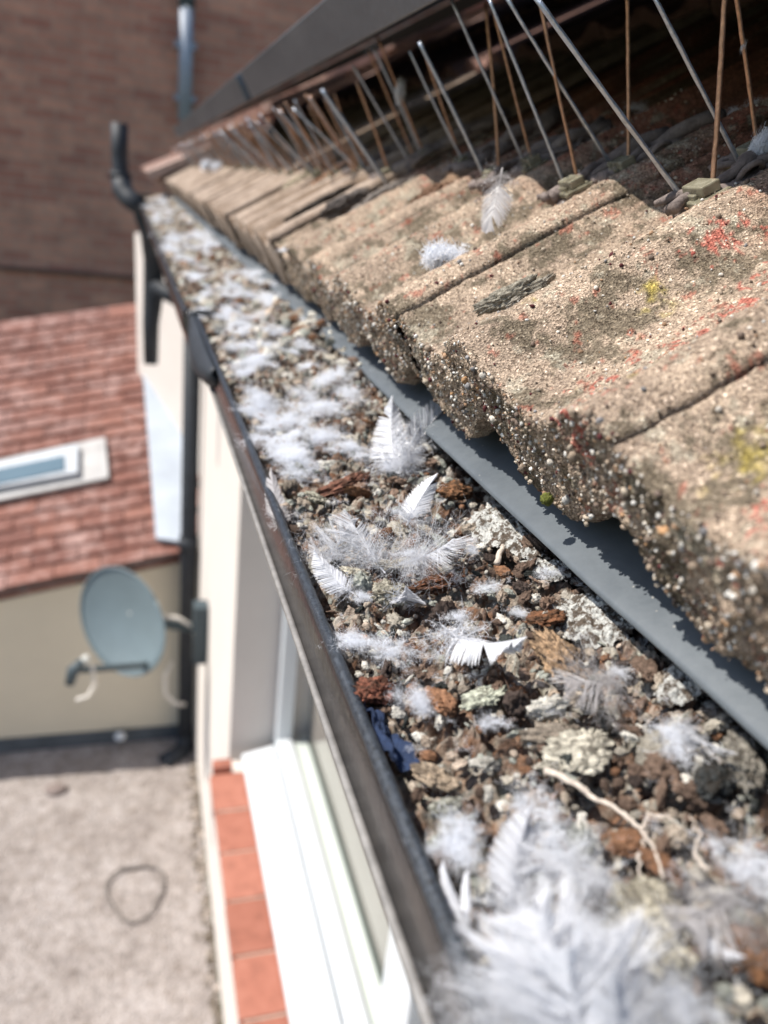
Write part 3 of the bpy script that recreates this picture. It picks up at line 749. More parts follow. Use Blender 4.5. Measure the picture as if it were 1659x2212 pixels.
for s in (.22, .80):
    MB().slab([roofpt(s, -.5, .066), roofpt(s + .035, -.5, .066), roofpt(s + .035, 2.9, .066), roofpt(s, 2.9, .066)], NOR * .008).build('rail', M_BACK, mr)

#DETAIL
# ------------------------------------------------------------------ debris bed filling the gutter
DCOL = np.array([(.155, .105, .078), (.25, .17, .125), (.085, .062, .052), (.50, .455, .375), (.66, .63, .56), (.38, .39, .34), (.055, .06, .055), (.26, .135, .075), (.44, .37, .295), (.52, .42, .33)])
def bed(name, xs_n, y0, y1, dy, amp, seed):
    ys = np.arange(y0, y1, dy); xs = np.linspace(0, 1, xs_n)
    Xn, Yg = np.meshgrid(xs, ys)
    lx = np.interp(Yg, [-1, .60, .62, .7, 1.08, 1.6, 2.2, 3.2], [.043, .043, .036, .0345, .031, .025, .020, .016]) + .0015
    Xg = lx + Xn * (.126 - lx)
    Z = deb_z(Xg) + np.where(Xn < .01, -.01, 0) + .0105 * np.clip((Yg - .27) / .08, 0, 1) * np.clip((Xg - .066) / .03, 0, 1) * (1 - .55 * np.clip((Yg - .5) / .4, 0, 1))
    P = np.stack([Xg, Yg, Z], -1).reshape(-1, 3)
    w_ = P + (np.stack([fbm(P, 160, 3, seed), fbm(P, 160, 3, seed + 2), fbm(P, 160, 3, seed + 4)], -1) - .5) * .006
    bil = lambda sc, sd: np.abs(2 * vnoise(w_ * sc + 5.1, sd) - 1)
    h = (bil(95, seed + 6) - .5) * .0060 + (bil(210, seed + 7) - .5) * .0046 + (bil(460, seed + 8) - .5) * .0030 + (fbm(w_, 60, 2, seed + 10) - .5) * .006 + (fbm(P, 1000, 2, seed + 9) - .5) * .0016 - .0018
    e = np.clip((P[:, 0] - lx.reshape(-1)) / .004, 0, 1)
    P[:, 2] += h * amp * (.4 + .6 * e)
    a = fbm(w_, 130, 3, seed + 20, gain=.6); b_ = fbm(w_, 210, 3, seed + 22, gain=.6)
    idx = np.clip(((a - .28) / .44 * 10), 0, 9.99).astype(int)
    perm = np.array([4, 0, 2, 7, 1, 0, 8, 5, 3, 9]); c = DCOL[perm[idx]]
    c2 = DCOL[perm[::-1][np.clip(((b_ - .3) / .4 * 10), 0, 9.99).astype(int)]]
    c = c * .6 + c2 * .4
    c = c * (.5 + .8 * fbm(P, 700, 3, seed + 24, gain=.7))[:, None]
    n1, n0 = len(ys), xs_n; I = np.arange(n1 * n0).reshape(n1, n0)
    F = np.stack([I[:-1, :-1], I[:-1, 1:], I[1:, 1:], I[1:, :-1]], -1).reshape(-1, 4)
    return stuff(tag(mesh_np(name, P, F, M_DEB, col=c), 'crumbly brown and grey debris filling the ' + ('near' if seed < 40 else 'far') + ' length of the gutter', 'debris'))
bed('gutter_debris', 150, .028, .46, .00055, 1.0, 30)
bed('gutter_debris', 36, .462, 3.0, .0035, 1.1, 60)

def chunk_var(n, seed, sharp=1.0):
    v, f = ico(n)
    d = fbm(v, 1.5, 3, seed, ridge=True) * .9 + fbm(v, 3.6, 3, seed + 50, ridge=True, gain=.6) * .45 * sharp
    d = d - d.mean() + 1
    if n >= 2: d += (fbm(v, 7, 3, seed + 90, gain=.75) - .5) * .62 * sharp
    if n >= 4: d += (fbm(v, 15, 3, seed + 130, gain=.7) - .5) * .3
    q = random.Random(seed); v = v * d[:, None] * np.array([q.uniform(.7, 1.6), q.uniform(.6, 1.2), q.uniform(.3, .9)])
    return v, f, d
VAR2 = [chunk_var(2, 200 + k) for k in range(16)]
VAR3 = [chunk_var(3, 300 + k, 1.35) for k in range(20)]
VAR1 = [chunk_var(1, 250 + k) for k in range(14)]
VAR4 = [chunk_var(4, 400 + k) for k in range(12)]
def rotm(rng, n):
    q = rng.normal(0, 1, (n, 4)); q /= np.linalg.norm(q, axis=1)[:, None]; w0, x, y, z = q.T
    return np.stack([np.stack([1 - 2 * (y * y + z * z), 2 * (x * y - z * w0), 2 * (x * z + y * w0)], -1), np.stack([2 * (x * y + z * w0), 1 - 2 * (x * x + z * z), 2 * (y * z - x * w0)], -1), np.stack([2 * (x * z - y * w0), 2 * (y * z + x * w0), 1 - 2 * (x * x + y * y)], -1)], 1)
def scatter(name, label, N, ylo, yhi, rlo, rhi, VAR, seed, pal, ppal, lift=.25, dens=1.0):
    rng = np.random.default_rng(seed); Vs, Fs, Cs = [], [], []; off = 0
    MOT = [.55 + .9 * fbm(q[0], 3.1, 4, 77 + j_, gain=.7) for j_, q in enumerate(VAR)]
    y = ylo + (yhi - ylo) * rng.uniform(0, 1, N) ** dens
    lx = np.array([lip_x(q) for q in y]); x = lx + .004 + (.120 - lx - .004) * rng.uniform(0, 1, N)
    r = rlo * (rhi / rlo) ** (rng.uniform(0, 1, N) ** 1.7)
    Rm = rotm(rng, N); ci = rng.choice(len(pal), N, p=ppal)
    for k in range(N):
        v, f, d = VAR[k % len(VAR)]
        q = (v * r[k]) @ Rm[k].T; q[:, 2] *= .8
        c = pal[ci[k]] * rng.uniform(.6, 1.25)
        cc = c[None] * MOT[k % len(VAR)][:, None]
        Vs.append(q + np.array([x[k], y[k], float(deb_z(x[k])) + .0105 * min(1, max(0, (y[k] - .27) / .08)) * min(1, max(0, (x[k] - .066) / .03)) * (1 - .55 * min(1, max(0, (y[k] - .5) / .4))) + r[k] * lift * rng.uniform(-.5, 1.3)])); Fs.append(f + off); Cs.append(cc); off += len(v)
    return stuff(tag(mesh_np(name, np.concatenate(Vs), np.concatenate(Fs), M_DEB, col=np.concatenate(Cs)), label, 'debris'))
PP = [.12, .11, .06, .17, .17, .12, .04, .05, .09, .07]
scatter('debris_crumbs', 'small crumbs of moss and dirt spread over the near debris', 2300, .03, .45, .0005, .0016, VAR2, 5, DCOL, PP, .5, 1.3)
scatter('debris_lumps', 'rough lumps of dried moss and mortar over the near debris', 820, .03, .46, .0012, .0036, VAR3, 6, DCOL, PP, .35, 1.15)
scatter('debris_lumps', 'blurred lumps of dirt over the far debris', 1700, .44, 2.6, .002, .005, VAR1, 8, DCOL, PP, .3, 1.6)

# single stones and clods that stand out
def clod(name, label, cat, px, py, r, colv, seed, sc=(1, 1, .7), lift=.3, mat=None, rz=0):
    v, f, d = VAR4[seed % len(VAR4)]
    p = on_debris(px, py, r * lift * .6)
    v = v * np.array(sc) * r * (1 + .12 * (fbm(v, 6, 3, seed, gain=.7) - .5))[:, None]
    mk = np.clip((fbm(v / r, 3.4, 5, seed, gain=.75) - .42) / .14, 0, 1)[:, None]; cc = np.array(colv)[None] * (.25 + .9 * mk) + np.array([.03, .022, .015]) * (1 - mk); r *= .8; v = v * .8
    o = mesh_np(name, v, f, mat or M_DEB, col=cc); o.location = p; o.rotation_euler = (R.uniform(-.4, .4), R.uniform(-.4, .4), rz or R.uniform(0, 6)); return tag(o, label, cat)
clod('lichen_stone', 'mottled dark and cream round stone in the middle of the gutter', 'stone', 845, 1282, .0052, (.42, .39, .31), 1, (1, 1, .85), .75)
clod('lichen_stone', 'small cream knobbly stone just above the mottled round stone', 'stone', 768, 1240, .0036, (.62, .57, .45), 2, (1.1, 1, .8), .7)
clod('dirt_clod', 'small black shrivelled clod beside the cream knobbly stone', 'dirt clod', 725, 1222, .0028, (.04, .045, .04), 3, (.8, 1.3, .9), .6)
clod('dirt_clod', 'orange brown crumbly clod below the white crust at the skirt edge', 'dirt clod', 1180, 1335, .0062, (.22, .10, .05), 4, (1, 1, .75), .5)
clod('dirt_clod', 'large pale tan clod in the right middle of the gutter', 'dirt clod', 1215, 1425, .0085, (.46, .31, .19), 5, (1.3, .9, .45), .4)
clod('dirt_clod', 'rusty brown clod beside the skirt above the white crusts', 'dirt clod', 985, 1060, .0062, (.24, .12, .06), 6, (1, 1, .7), .5)
clod('dirt_clod', 'round brown clod tucked against the dark skirt edge between two crusts', 'dirt clod', 1222, 1228, .0036, (.20, .11, .075), 7, (1, 1, .8), .5)
clod('dirt_clod', 'long reddish brown flake behind the mottled round stone', 'dirt clod', 945, 1262, .0052, (.20, .085, .045), 8, (1.6, .7, .5), .5, rz=.4)
clod('lichen_stone', 'pale green crusty stone near the curved white feather', 'stone', 1045, 1505, .0045, (.56, .58, .46), 9, (1, 1.1, .5), .5)
clod('lichen_stone', 'pale cream crusty lump below the fanned grey feather', 'stone', 1250, 1620, .0062, (.58, .54, .44), 10, (1.5, .8, .5), .5)
clod('dirt_clod', 'reddish clod beside the gutter lip under the fluffy down', 'dirt clod', 812, 1492, .0062, (.28, .11, .07), 11, (1.2, .9, .7), .4)
clod('dirt_clod', 'blackish clod near the right side under the shaded feather', 'dirt clod', 1545, 1690, .0048, (.055, .06, .06), 3, (1.5, .9, .8), .6)
clod('lichen_stone', 'grey rounded lump at the right edge under the skirt', 'stone', 1610, 1640, .005, (.28, .26, .22), 1, (1.4, 1, .8), .5)
clod('lichen_stone', 'ring shaped cream clod in the lower right of the gutter', 'stone', 1405, 2010, .0068, (.48, .44, .34), 2, (1, 1.4, .7), .3)
clod('dirt_clod', 'knobbly tan clod beside the lip below the blue scrap', 'dirt clod', 940, 1680, .0038, (.46, .36, .26), 5, (1, 1.4, .8), .6)
clod('lichen_stone', 'small rounded pale clod beside the lip in the lower half', 'stone', 965, 1745, .0028, (.5, .5, .42), 2, (1, 1, .9), .7)
clod('dirt_clod', 'rust coloured clod in the lower right corner', 'dirt clod', 1625, 2060, .0055, (.25, .12, .055), 4, (1, 1, .7), .3)
clod('dirt_clod', 'brown wrinkled clod among the down in the upper gutter', 'dirt clod', 985, 870, .011, (.17, .12, .08), 6, (1, 1, .6), .3)
clod('dirt_clod', 'rusty flaky clod below the upper fluff', 'dirt clod', 735, 1050, .006, (.26, .12, .08), 8, (1.6, .9, .5), .5)
clod('lichen_stone', 'pale cream clod in the band of stones below the upper fluff', 'stone', 690, 1078, .0055, (.50, .48, .38), 9, (1.1, 1, .6), .5)
clod('lichen_stone', 'cream pitted clod right of the stone band centre', 'stone', 1000, 955, .008, (.40, .38, .32), 10, (1.3, 1, .6), .4)
def crust(label, px, py, a, b, rz, seed):
    n = 90; u = np.linspace(-1, 1, n); U, W = np.meshgrid(u, u)
    rad = np.sqrt(U ** 2 + W ** 2); P = np.stack([U * a, W * b, np.zeros_like(U)], -1).reshape(-1, 3)
    ang = np.arctan2(W, U).reshape(-1); lim = .72 + .3 * (fbm(np.stack([np.cos(ang), np.sin(ang), ang * 0], -1), 2.2, 4, seed, gain=.7) - .5) * 2
    k = np.minimum(1, lim / np.maximum(rad.reshape(-1), 1e-6)); P[:, :2] *= k[:, None]
    P[:, 2] = (fbm(P, 240, 4, seed + 2, gain=.75) - .5) * .006 + (fbm(P, 1100, 3, seed + 3) - .5) * .0012 - .0022 * np.clip(rad.reshape(-1) / lim - .6, 0, .4) * 2 
    I = np.arange(n * n).reshape(n, n); F = np.stack([I[:-1, :-1], I[:-1, 1:], I[1:, 1:], I[1:, :-1]], -1).reshape(-1, 4)
    o = mesh_np('lichen_crust', P, F, M_CRUST); o.location = on_debris(px, py, .0024); o.rotation_euler = (0, -.28, rz); return tag(o, label, 'lichen crust')
crust('white pitted crust lying against the dark skirt, upper of the two big ones', 1088, 1135, .0115, .024, .05, 3)
crust('white pitted crust lying against the dark skirt, lower of the two big ones', 1278, 1325, .0125, .013, .1, 9)
crust('small white crust beside the skirt near the right edge of the gutter', 1480, 1468, .009, .007, .1, 15)
crust('thin whitish crust between the two big ones', 1185, 1215, .006, .009, .1, 21)

# blue scrap by the lip, the lip's shade put into its dark colour
p = on_debris(838, 1592, .001)
n = 30; u = np.linspace(-1, 1, n); U, W = np.meshgrid(u, u); P = np.stack([U * .0032, W * .0085, (fbm(np.stack([U, W, U * 0], -1).reshape(-1, 3), 2.2, 3, 4).reshape(n, n) - .5) * .006], -1).reshape(-1, 3)
I = np.arange(n * n).reshape(n, n); F = np.stack([I[:-1, :-1], I[:-1, 1:], I[1:, 1:], I[1:, :-1]], -1).reshape(-1, 4)
o = mesh_np('lip_shade_scrap', P, F, simple('blue_lip_shade', (.015, .03, .075), .8, .4, 500, .0004)); o.location = p; o.rotation_euler = (0, .5, .1); tag(o, 'crumpled dark blue scrap by the gutter lip, lip shade put in its colour', 'scrap')

# pale dry rootlets
def root(label, pix, r, off=.0015):
    pts = [on_debris(x, y, off + R.uniform(-.0006, .001)) for x, y in pix]; out = []
    for a_, b_ in zip(pts, pts[1:]):
        for k in range(5): out.append(a_.lerp(b_, k / 5) + Vector((R.uniform(-1, 1), R.uniform(-1, 1), R.uniform(-1, 1))) * .0003)
    out.append(pts[-1]); rs = [r * (1 - .75 * k / len(out)) * R.uniform(.75, 1.2) for k in range(len(out))]
    return tag(MB().tube(out, rs, 7).build('rootlet', M_ROOT, smooth=True), label, 'rootlet')
M_ROOT = simple('dry_root', (.60, .52, .44), .8, .25, 800, .0003)
root('long pale rootlet snaking down the lower right debris', [(1180, 1663), (1240, 1690), (1275, 1720), (1340, 1750), (1385, 1790), (1410, 1830), (1435, 1900)], .0007)
root('pale forked rootlet branching beside the long one', [(1385, 1790), (1400, 1760), (1440, 1765), (1480, 1790)], .0004)
root('thin pale rootlet hanging toward the bottom of the debris', [(1395, 1800), (1380, 1850), (1385, 1890), (1420, 1930)], .0004)
root('thin rootlet standing up near the right edge of the debris', [(1530, 1880), (1500, 1850), (1510, 1800), (1490, 1760)], .0004, .003)
root('short stick lying below the upper white crust', [(1240 - 165, 1215), (1085, 1180), (1095, 1165)], .0009)

# ------------------------------------------------------------------ feathers and down
def ribbon(Vs, Fs, pts, wid, side):
    """flat ribbon along pts (n,3); side (3,) or (n,3) width direction; wid (n,)"""
    b = len(Vs); pts = np.asarray(pts); side = np.broadcast_to(side, pts.shape)
    for p_, s_, w0 in zip(pts, side, wid): Vs.append(p_ - s_ * w0); Vs.append(p_ + s_ * w0)
    for k in range(len(pts) - 1): Fs.append((b + 2 * k, b + 2 * k + 1, b + 2 * k + 3, b + 2 * k + 2))
def nrmz(v): return v / (np.linalg.norm(v) + 1e-12)
def feather_mesh(seed, L=1.0, W=.36, down=.3, curl=.25, bend=.1, splay=0.0, nb_=70, fuzz=1.0, gaps=3, wid=1.0):
    """axis +Y from quill tip to feather tip, vane across X, thickness Z; unit length"""
    rg = np.random.default_rng(seed); Vs, Fs = [], []
    ts = np.linspace(0, 1, 24)
    ax = np.stack([bend * ts ** 2, ts, curl * (ts ** 2)], -1) * L
    def axis(t): return np.array([np.interp(t, ts, ax[:, k]) for k in range(3)])
    for sd in (np.array([1., 0, 0]), np.array([0, 0, 1.])): ribbon(Vs, Fs, ax[:22], .0105 * (1 - ts[:22] * .82), sd)
    gp_ = [(rg.uniform(.35, .95), rg.choice([-1, 1]), rg.uniform(.06, .16)) for _ in range(gaps)]
    for side in (-1, 1):
        for k in range(nb_ * 2):
            t = .07 + .92 * (k + rg.uniform(-.4, .4)) / (nb_ * 2); t = min(max(t, .06), .995)
            p0 = axis(t); isd = t < down + rg.uniform(-.06, .06)
            prof_ = math.sin(math.pi * min(1, (t + .12) / 1.1) ** .8) ** .6 * (1.0 if t < .75 else max(.25, (1 - t) / .25) ** .6)
            ln = W * prof_ * (rg.uniform(.7, 1.15) * 1.3 if isd else rg.uniform(.94, 1.04))
            ang = math.radians(62 - 36 * t + splay * 25 * math.sin(t * 9 + side) + rg.normal(0, 1.6 + 9 * isd))
            for (gt, gs, gw) in gp_:
                if gs == side and abs(t - gt) < gw: ang += (t - gt) / gw * .45 * (1 if t > gt else 1)
            m_ = 9 if isd else 7; q = []
            d = np.array([side * math.sin(ang), math.cos(ang), rg.normal(0, .04)]) if not isd else nrmz(np.array([side * math.sin(ang), math.cos(ang) + rg.normal(0, .25), rg.normal(.1, .45)]))
            pz = p0.copy(); cv = rg.normal(0, .25, 3) if isd else np.array([0, .1, -.12])
            for j in range(m_):
                q.append(pz.copy()); d = nrmz(d + (cv + (rg.normal(0, .3, 3) if isd else rg.normal(0, .02, 3))) * (.35 if isd else .22)); pz = pz + d * ln / (m_ - 1)
            q = np.array(q); prog = np.linspace(0, 1, m_)
            if isd:
                ribbon(Vs, Fs, q, .0022 * (1 - prog * .6) * wid, nrmz(rg.normal(0, 1, 3)))
                for _ in range(int(16 * fuzz)):
                    j = rg.integers(1, m_); a_ = q[j] + (q[j - 1] - q[j]) * rg.uniform(); dd = nrmz(rg.normal(0, 1, 3)) * W * rg.uniform(.1, .26)
                    ribbon(Vs, Fs, [a_, a_ + dd * .5 + rg.normal(0, .008, 3), a_ + dd], np.array([.0016, .0012, .0007]) * wid, nrmz(rg.normal(0, 1, 3)))
            else:
                bw = .92 * L / nb_ * .30 * np.array([.8, 1, 1, 1, .9, .6, .2]) * wid
                sdv = nrmz(np.array([math.cos(ang), -side * math.sin(ang) * 1.0, .35 * rg.normal()]))
                ribbon(Vs, Fs, q, bw, sdv)
    V = np.array(Vs); F = np.array(Fs)
    me = bpy.data.meshes.new('feather'); me.from_pydata(V.tolist(), [], F.tolist()); me.update(); return me
def tuft_mesh(seed, n=230, L=1.0, flat=.6, segs=9, fuzz=16, wid=1.0, wav=.35, dirb=(0, 0, .5)):
    rg = np.random.default_rng(seed); Vs, Fs = [], []
    cores = [rg.normal(0, .30, 3) * np.array([1, 1, .3]) for _ in range(9)]
    for k in range(n):
        d = nrmz(rg.normal(0, 1, 3) + np.array(dirb)); d[2] *= flat; d = nrmz(d)
        p_ = cores[k % 9] + rg.normal(0, .10, 3) * np.array([1, 1, .5]); ln = L * rg.uniform(.3, .85); q = []; cv = rg.normal(0, .5, 3)
        for j in range(segs):
            q.append(p_.copy()); d = nrmz(d + (cv * .9 + rg.normal(0, .7, 3)) * wav); p_ = p_ + d * ln / (segs - 1)
        q = np.array(q); ribbon(Vs, Fs, q, .0052 * wid * np.linspace(1, .4, segs), nrmz(rg.normal(0, 1, 3)))
        for _ in range(fuzz):
            j = rg.integers(1, segs); a_ = q[j] + (q[j - 1] - q[j]) * rg.uniform(); dd = nrmz(rg.normal(0, 1, 3)) * rg.uniform(.08, .2)
            ribbon(Vs, Fs, [a_, a_ + dd], np.array([.0042, .002]) * wid, nrmz(rg.normal(0, 1, 3)))
    me = bpy.data.meshes.new('down_tuft'); me.from_pydata(np.array(Vs).tolist(), [], np.array(Fs).tolist()); me.update(); return me
FM = {}
def fmesh(key, mat, **k):
    kk = (key, mat.name)
    if kk not in FM:
        me = feather_mesh(key, **k); me.materials.append(mat); FM[kk] = me
    return FM[kk]
def put_feather(label, me, base, tip, up=None, roll=0.0, group=None, name='feather', wscale=1.0):
    base, tip = Vector(base), Vector(tip); y = (tip - base); L = y.length; y.normalize()
    up = Vector(up) if up else (-(base + tip)).normalized()        # vane faces roughly back to the viewer side
    x = y.cross(up).normalized(); z = x.cross(y).normalized()
    o = bpy.data.objects.new(name, me); C.objects.link(o)
    o.matrix_world = Matrix.Translation(base) @ Matrix((x, y, z)).transposed().to_4x4() @ Matrix.Rotation(roll, 4, 'Y') @ Matrix.Diagonal((L * wscale, L, L * wscale, 1))
    return tag(o, label, 'feather', group)
D = on_debris
fanA = dict(W=.66, down=.40, curl=.2, bend=.12, splay=.35, nb_=80, gaps=5, wid=.85, fuzz=1.5)
fanB = dict(W=.55, down=.42, curl=.25, bend=-.15, splay=.3, nb_=80, gaps=4, wid=.85, fuzz=1.5)
vaneA = dict(W=.26, down=.2, curl=.25, bend=.18, splay=.05, nb_=70, gaps=1, wid=1.9)
vaneB = dict(W=.30, down=.28, curl=.4, bend=-.3, splay=.05, nb_=70, gaps=1, wid=1.7)
UPV = (0.1, -.5, 1)
put_feather('fanned white feather with separate bristles pointing right in the sharp middle', fmesh(1, M_FEA, **fanA), D(862, 1218, .002), D(1004, 1190, .008), UPV, -.3, wscale=1.15)
put_feather('white feather with its bright quill tip pointing down right, left of the fanned one', fmesh(2, M_FEA, **fanB), D(832, 1238, .002), D(752, 1140, .006), UPV, .2)
put_feather('small ragged white feather nearest the lip in the sharp middle row', fmesh(3, M_FEA, **fanA), D(706, 1232, .001), D(735, 1140, .006), UPV, .1)
put_feather('small upright white feather with a dark nicked edge', fmesh(4, M_FEA, **vaneA), D(878, 1135, .002), D(922, 1036, .009), (-.7, -.7, .3), .2, wscale=1.2)
put_feather('broad blurred white feather standing above the stones, left blade', fmesh(5, M_FEA, **vaneA), D(858, 1022, .001), D(822, 908, .010), (-.3, -.9, .3), 0, wscale=1.2)
put_feather('short white feather beside the broad blurred one, right blade', fmesh(6, M_FEA, **vaneB), D(862, 1022, .002), D(908, 912, .008), (.2, -.9, .4), .5, wscale=1.2)
put_feather('pale feather lying flat at the foot of the two upright blades', fmesh(2, M_FEA, **fanB), D(838, 1010, .003), D(915, 985, .004), UPV, 0)
put_feather('curved smooth white feather arching over the tan clod', fmesh(7, M_FEA, **vaneB), D(955, 1350, .004), D(1078, 1488, .005), UPV, .3, wscale=.9)
put_feather('grey white fan feather with dark quill in the lower middle', fmesh(8, M_FEAG, **fanA), D(1345, 1470, .005), D(1222, 1500, .007), UPV, .5, wscale=1.25)
put_feather('narrow feather tucked inside the lip pointing at the white feathers', fmesh(9, M_FEA, **vaneA), D(765, 1282, .001), D(664, 1228, .0045), UPV, -.2, wscale=1.2)
put_feather('long thin feather curling along the lip beside the rusty flakes', fmesh(10, M_FEAG, **vaneA), D(614, 1146, 0), D(574, 1036, .004), (-.4, -.4, 1), 0, wscale=.5)
put_feather('long thin bristle feather curling along the lip beside the small white feathers', fmesh(10, M_FEAG, **vaneA), D(735, 1262, .001), D(655, 1178, .004), UPV, 0, wscale=.5)
put_feather('big blurred white feather with a bright quill near the bottom', fmesh(11, M_FEA, **fanA), D(1322, 1918, .008), D(1125, 1862, .011), (0, -.2, 1), .4, wscale=.9)
put_feather('tall blurred white vane standing up in the lower gutter', fmesh(12, M_FEA, **vaneA), D(1112, 2010, .003), D(1078, 1755, .007), (0, -1, .6), 0, wscale=1.1)
put_feather('second tall vane just right of the tallest one', fmesh(4, M_FEA, **vaneA), D(1128, 2000, .003), D(1108, 1765, .007), (.2, -1, .6), .4, wscale=.9)
put_feather('thin white blade feather lying along the lip near the bottom', fmesh(9, M_FEA, **vaneA), D(1010, 2020, .001), D(938, 1868, .003), (-.3, -.5, 1), .4, wscale=.5)
put_feather('short pale blade feather beside the lip blade near the bottom', fmesh(4, M_FEA, **vaneA), D(1010, 2000, .003), D(1000, 1880, .005), (-.3, -.9, .6), 0, wscale=.5)
put_feather('curved grey feather arching over the dirt on the right', fmesh(7, M_FEA, **vaneB), D(1465, 1560, .004), D(1545, 1650, .006), UPV, -.3, wscale=.7)
put_feather('soft grey feather fanned over the debris near the right edge', fmesh(8, M_FEAG, **fanA), D(1590, 1920, .003), D(1500, 2040, .005), (0, -.3, 1), .2)
put_feather('pale smooth feather below the soft grey fan', fmesh(6, M_FEA, **vaneB), D(1490, 1990, .005), D(1580, 2100, .003), (0, -.3, 1), 0, wscale=.8)
put_feather('tiny white petal shaped feather beside the mottled round stone', fmesh(12, M_FEA, **vaneA), D(868, 1292, .001), D(905, 1318, .004), UPV, 0, wscale=2.0)
put_feather('white vaned feather with a bright shaft in the upper fluff', fmesh(2, M_FEA, **fanB), D(740, 862, .003), D(805, 815, .006), UPV, 0, wscale=.8)
put_feather('wide white feather against the skirt in the upper fluff', fmesh(5, M_FEA, **vaneA), D(750, 858, .003), D(815, 830, .006), UPV, 0, wscale=1.0)
# big soft heap at the very bottom
bot = [((1330, 2330, .002), (1110, 1985, .012), 1), ((1250, 2340, .003), (1200, 1975, .013), 2), ((1400, 2300, .002), (1290, 2010, .012), 3), ((1150, 2300, .002), (1060, 2000, .009), 11), ((1300, 2380, .002), (1180, 2040, .015), 8), ((1380, 2400, .004), (1250, 2090, .016), 5)]
wn = ['leftmost tip of', 'tallest middle feather in', 'right side feather in', 'feather against the lip in', 'front feather in', 'frontmost low feather in']
for (b_, t_, k), nme in zip(bot, wn):
    put_feather(nme + ' the big blurred feather heap at the bottom', fmesh(k, M_FEA, **(fanA if k in (1, 3, 8, 11) else fanB if k == 2 else vaneA)), D(*b_), D(*t_), (-.15, -1.0, .7), R.uniform(-.3, .3), wscale=1.15)
# feathers on the tiles
def Rf(px, py, off=.0): return on_roof(px, py, off)
put_feather('grey feather hanging down the tile from the spike base', fmesh(21, M_FEAG, W=.30, down=.22, curl=.15, bend=.05, splay=.05, nb_=64, gaps=1, wid=1.0), Rf(1085, 362, .022), Rf(1062, 518, .004), (-.6, -.6, .5), 0, wscale=.95)

TM = []
for k in range(6):
    me = tuft_mesh(500 + k, n=(260, 320, 380, 280, 340, 220)[k], flat=(.6, .5, .7, .45, .6, .8)[k], wav=(.45, .6, .4, .7, .5, .45)[k], wid=.85); me.materials.append(M_DOWN); TM.append(me)
me = tuft_mesh(900, n=1500, flat=.9, wav=.6, wid=2.6, fuzz=5, segs=7, L=.7); me.materials.append(M_DOWN); DENSE = me
def put_tuft(label, p, r, k, group=None, sc=(1, 1, .6), rz=None, name='down_tuft'):
    o = bpy.data.objects.new(name, TM[k % 6] if k < 900 else DENSE); C.objects.link(o); o.location = p; o.rotation_euler = (R.uniform(-.3, .3), R.uniform(-.3, .3), R.uniform(0, 6.28) if rz is None else rz); o.scale = (r * sc[0], r * sc[1], r * sc[2])
    return tag(o, label, 'down tuft', group)
for lab, px, py, r, k, off in (
    ('large soft down tuft against the lip, left of the pink tinged one', 765, 1385, .0075, 2, .003), ('pink tinged down tuft right of the large soft one by the lip', 850, 1400, .0065, 0, .003),
    ('wispy greyish down tuft below the pink tinged one', 905, 1520, .006, 4, .003), ('loose down tuft on the fan feather base', 885, 1195, .0045, 1, .002),
    ('small round down puff at the right tip of the fanned feather', 1020, 1188, .003, 2, .003), ('down wisps behind the small upright feather', 870, 1110, .005, 3, .002),
    ('wispy down beside the thin whitish crust', 1190, 1235, .005, 3, .002), ('tiny down wisp below the thin whitish crust', 1120, 1325, .0035, 5, .002),
    ('flattened down wisps right of the fanned feather', 1050, 1270, .005, 1, .001), ('thin down web left of the mottled round stone', 790, 1290, .005, 3, .001),
    ('down tuft around the foot of the grey fan feather', 1335, 1450, .0035, 0, .003), ('grey brown down ball on the right side of the debris', 1460, 1600, .008, 4, .002),
    ('pale down wisps rising over the rootlets', 1165, 1745, .006, 5, .003), ('down tuft beside the lip left of the tall vane', 990, 1820, .007, 2, .003),
    ('soft down cloud right of the tall vane', 1220, 1840, .008, 0, .004), ('down puff at the right bottom edge', 1640, 1880, .008, 1, .003),
    ('blurred down puff at the bottom right of the heap', 1470, 2170, .006, 4, .002), ('down cloud over the big heap at the bottom', 1230, 2120, .011, 2, .006), ('low down cloud at the very bottom of the gutter', 1290, 2230, .010, 0, .006),
    ('left low down cloud in the bottom heap', 1130, 2130, .008, 4, .005),
    ('bright down tuft by the lip at the top of the sharp zone', 565, 860, .014, 2, .004), ('fluffy down tuft right of the bright one by the lip', 640, 905, .013, 0, .004),
    ('round down tuft in the middle below the upper fluff', 700, 945, .010, 4, .003), ('down wisps beside the lip above the stone band', 640, 1020, .009, 1, .002),
    ('small down tuft right of the stone band', 790, 985, .007, 5, .003), ('small down tuft against the lip above the stone band', 560, 955, .009, 3, .002),
    ('down tuft under the wide white feather', 740, 850, .009, 0, .002), ('down tuft beside the dirt step of the upper debris', 850, 1010, .007, 2, .002), ('faint down wisps over the lower stones', 985, 1330, .004, 3, .002), ('faint down wisps between the two rootlets', 1060, 1560, .004, 5, .002)):
    t = put_tuft(lab, on_debris(px, py, off), r, k)
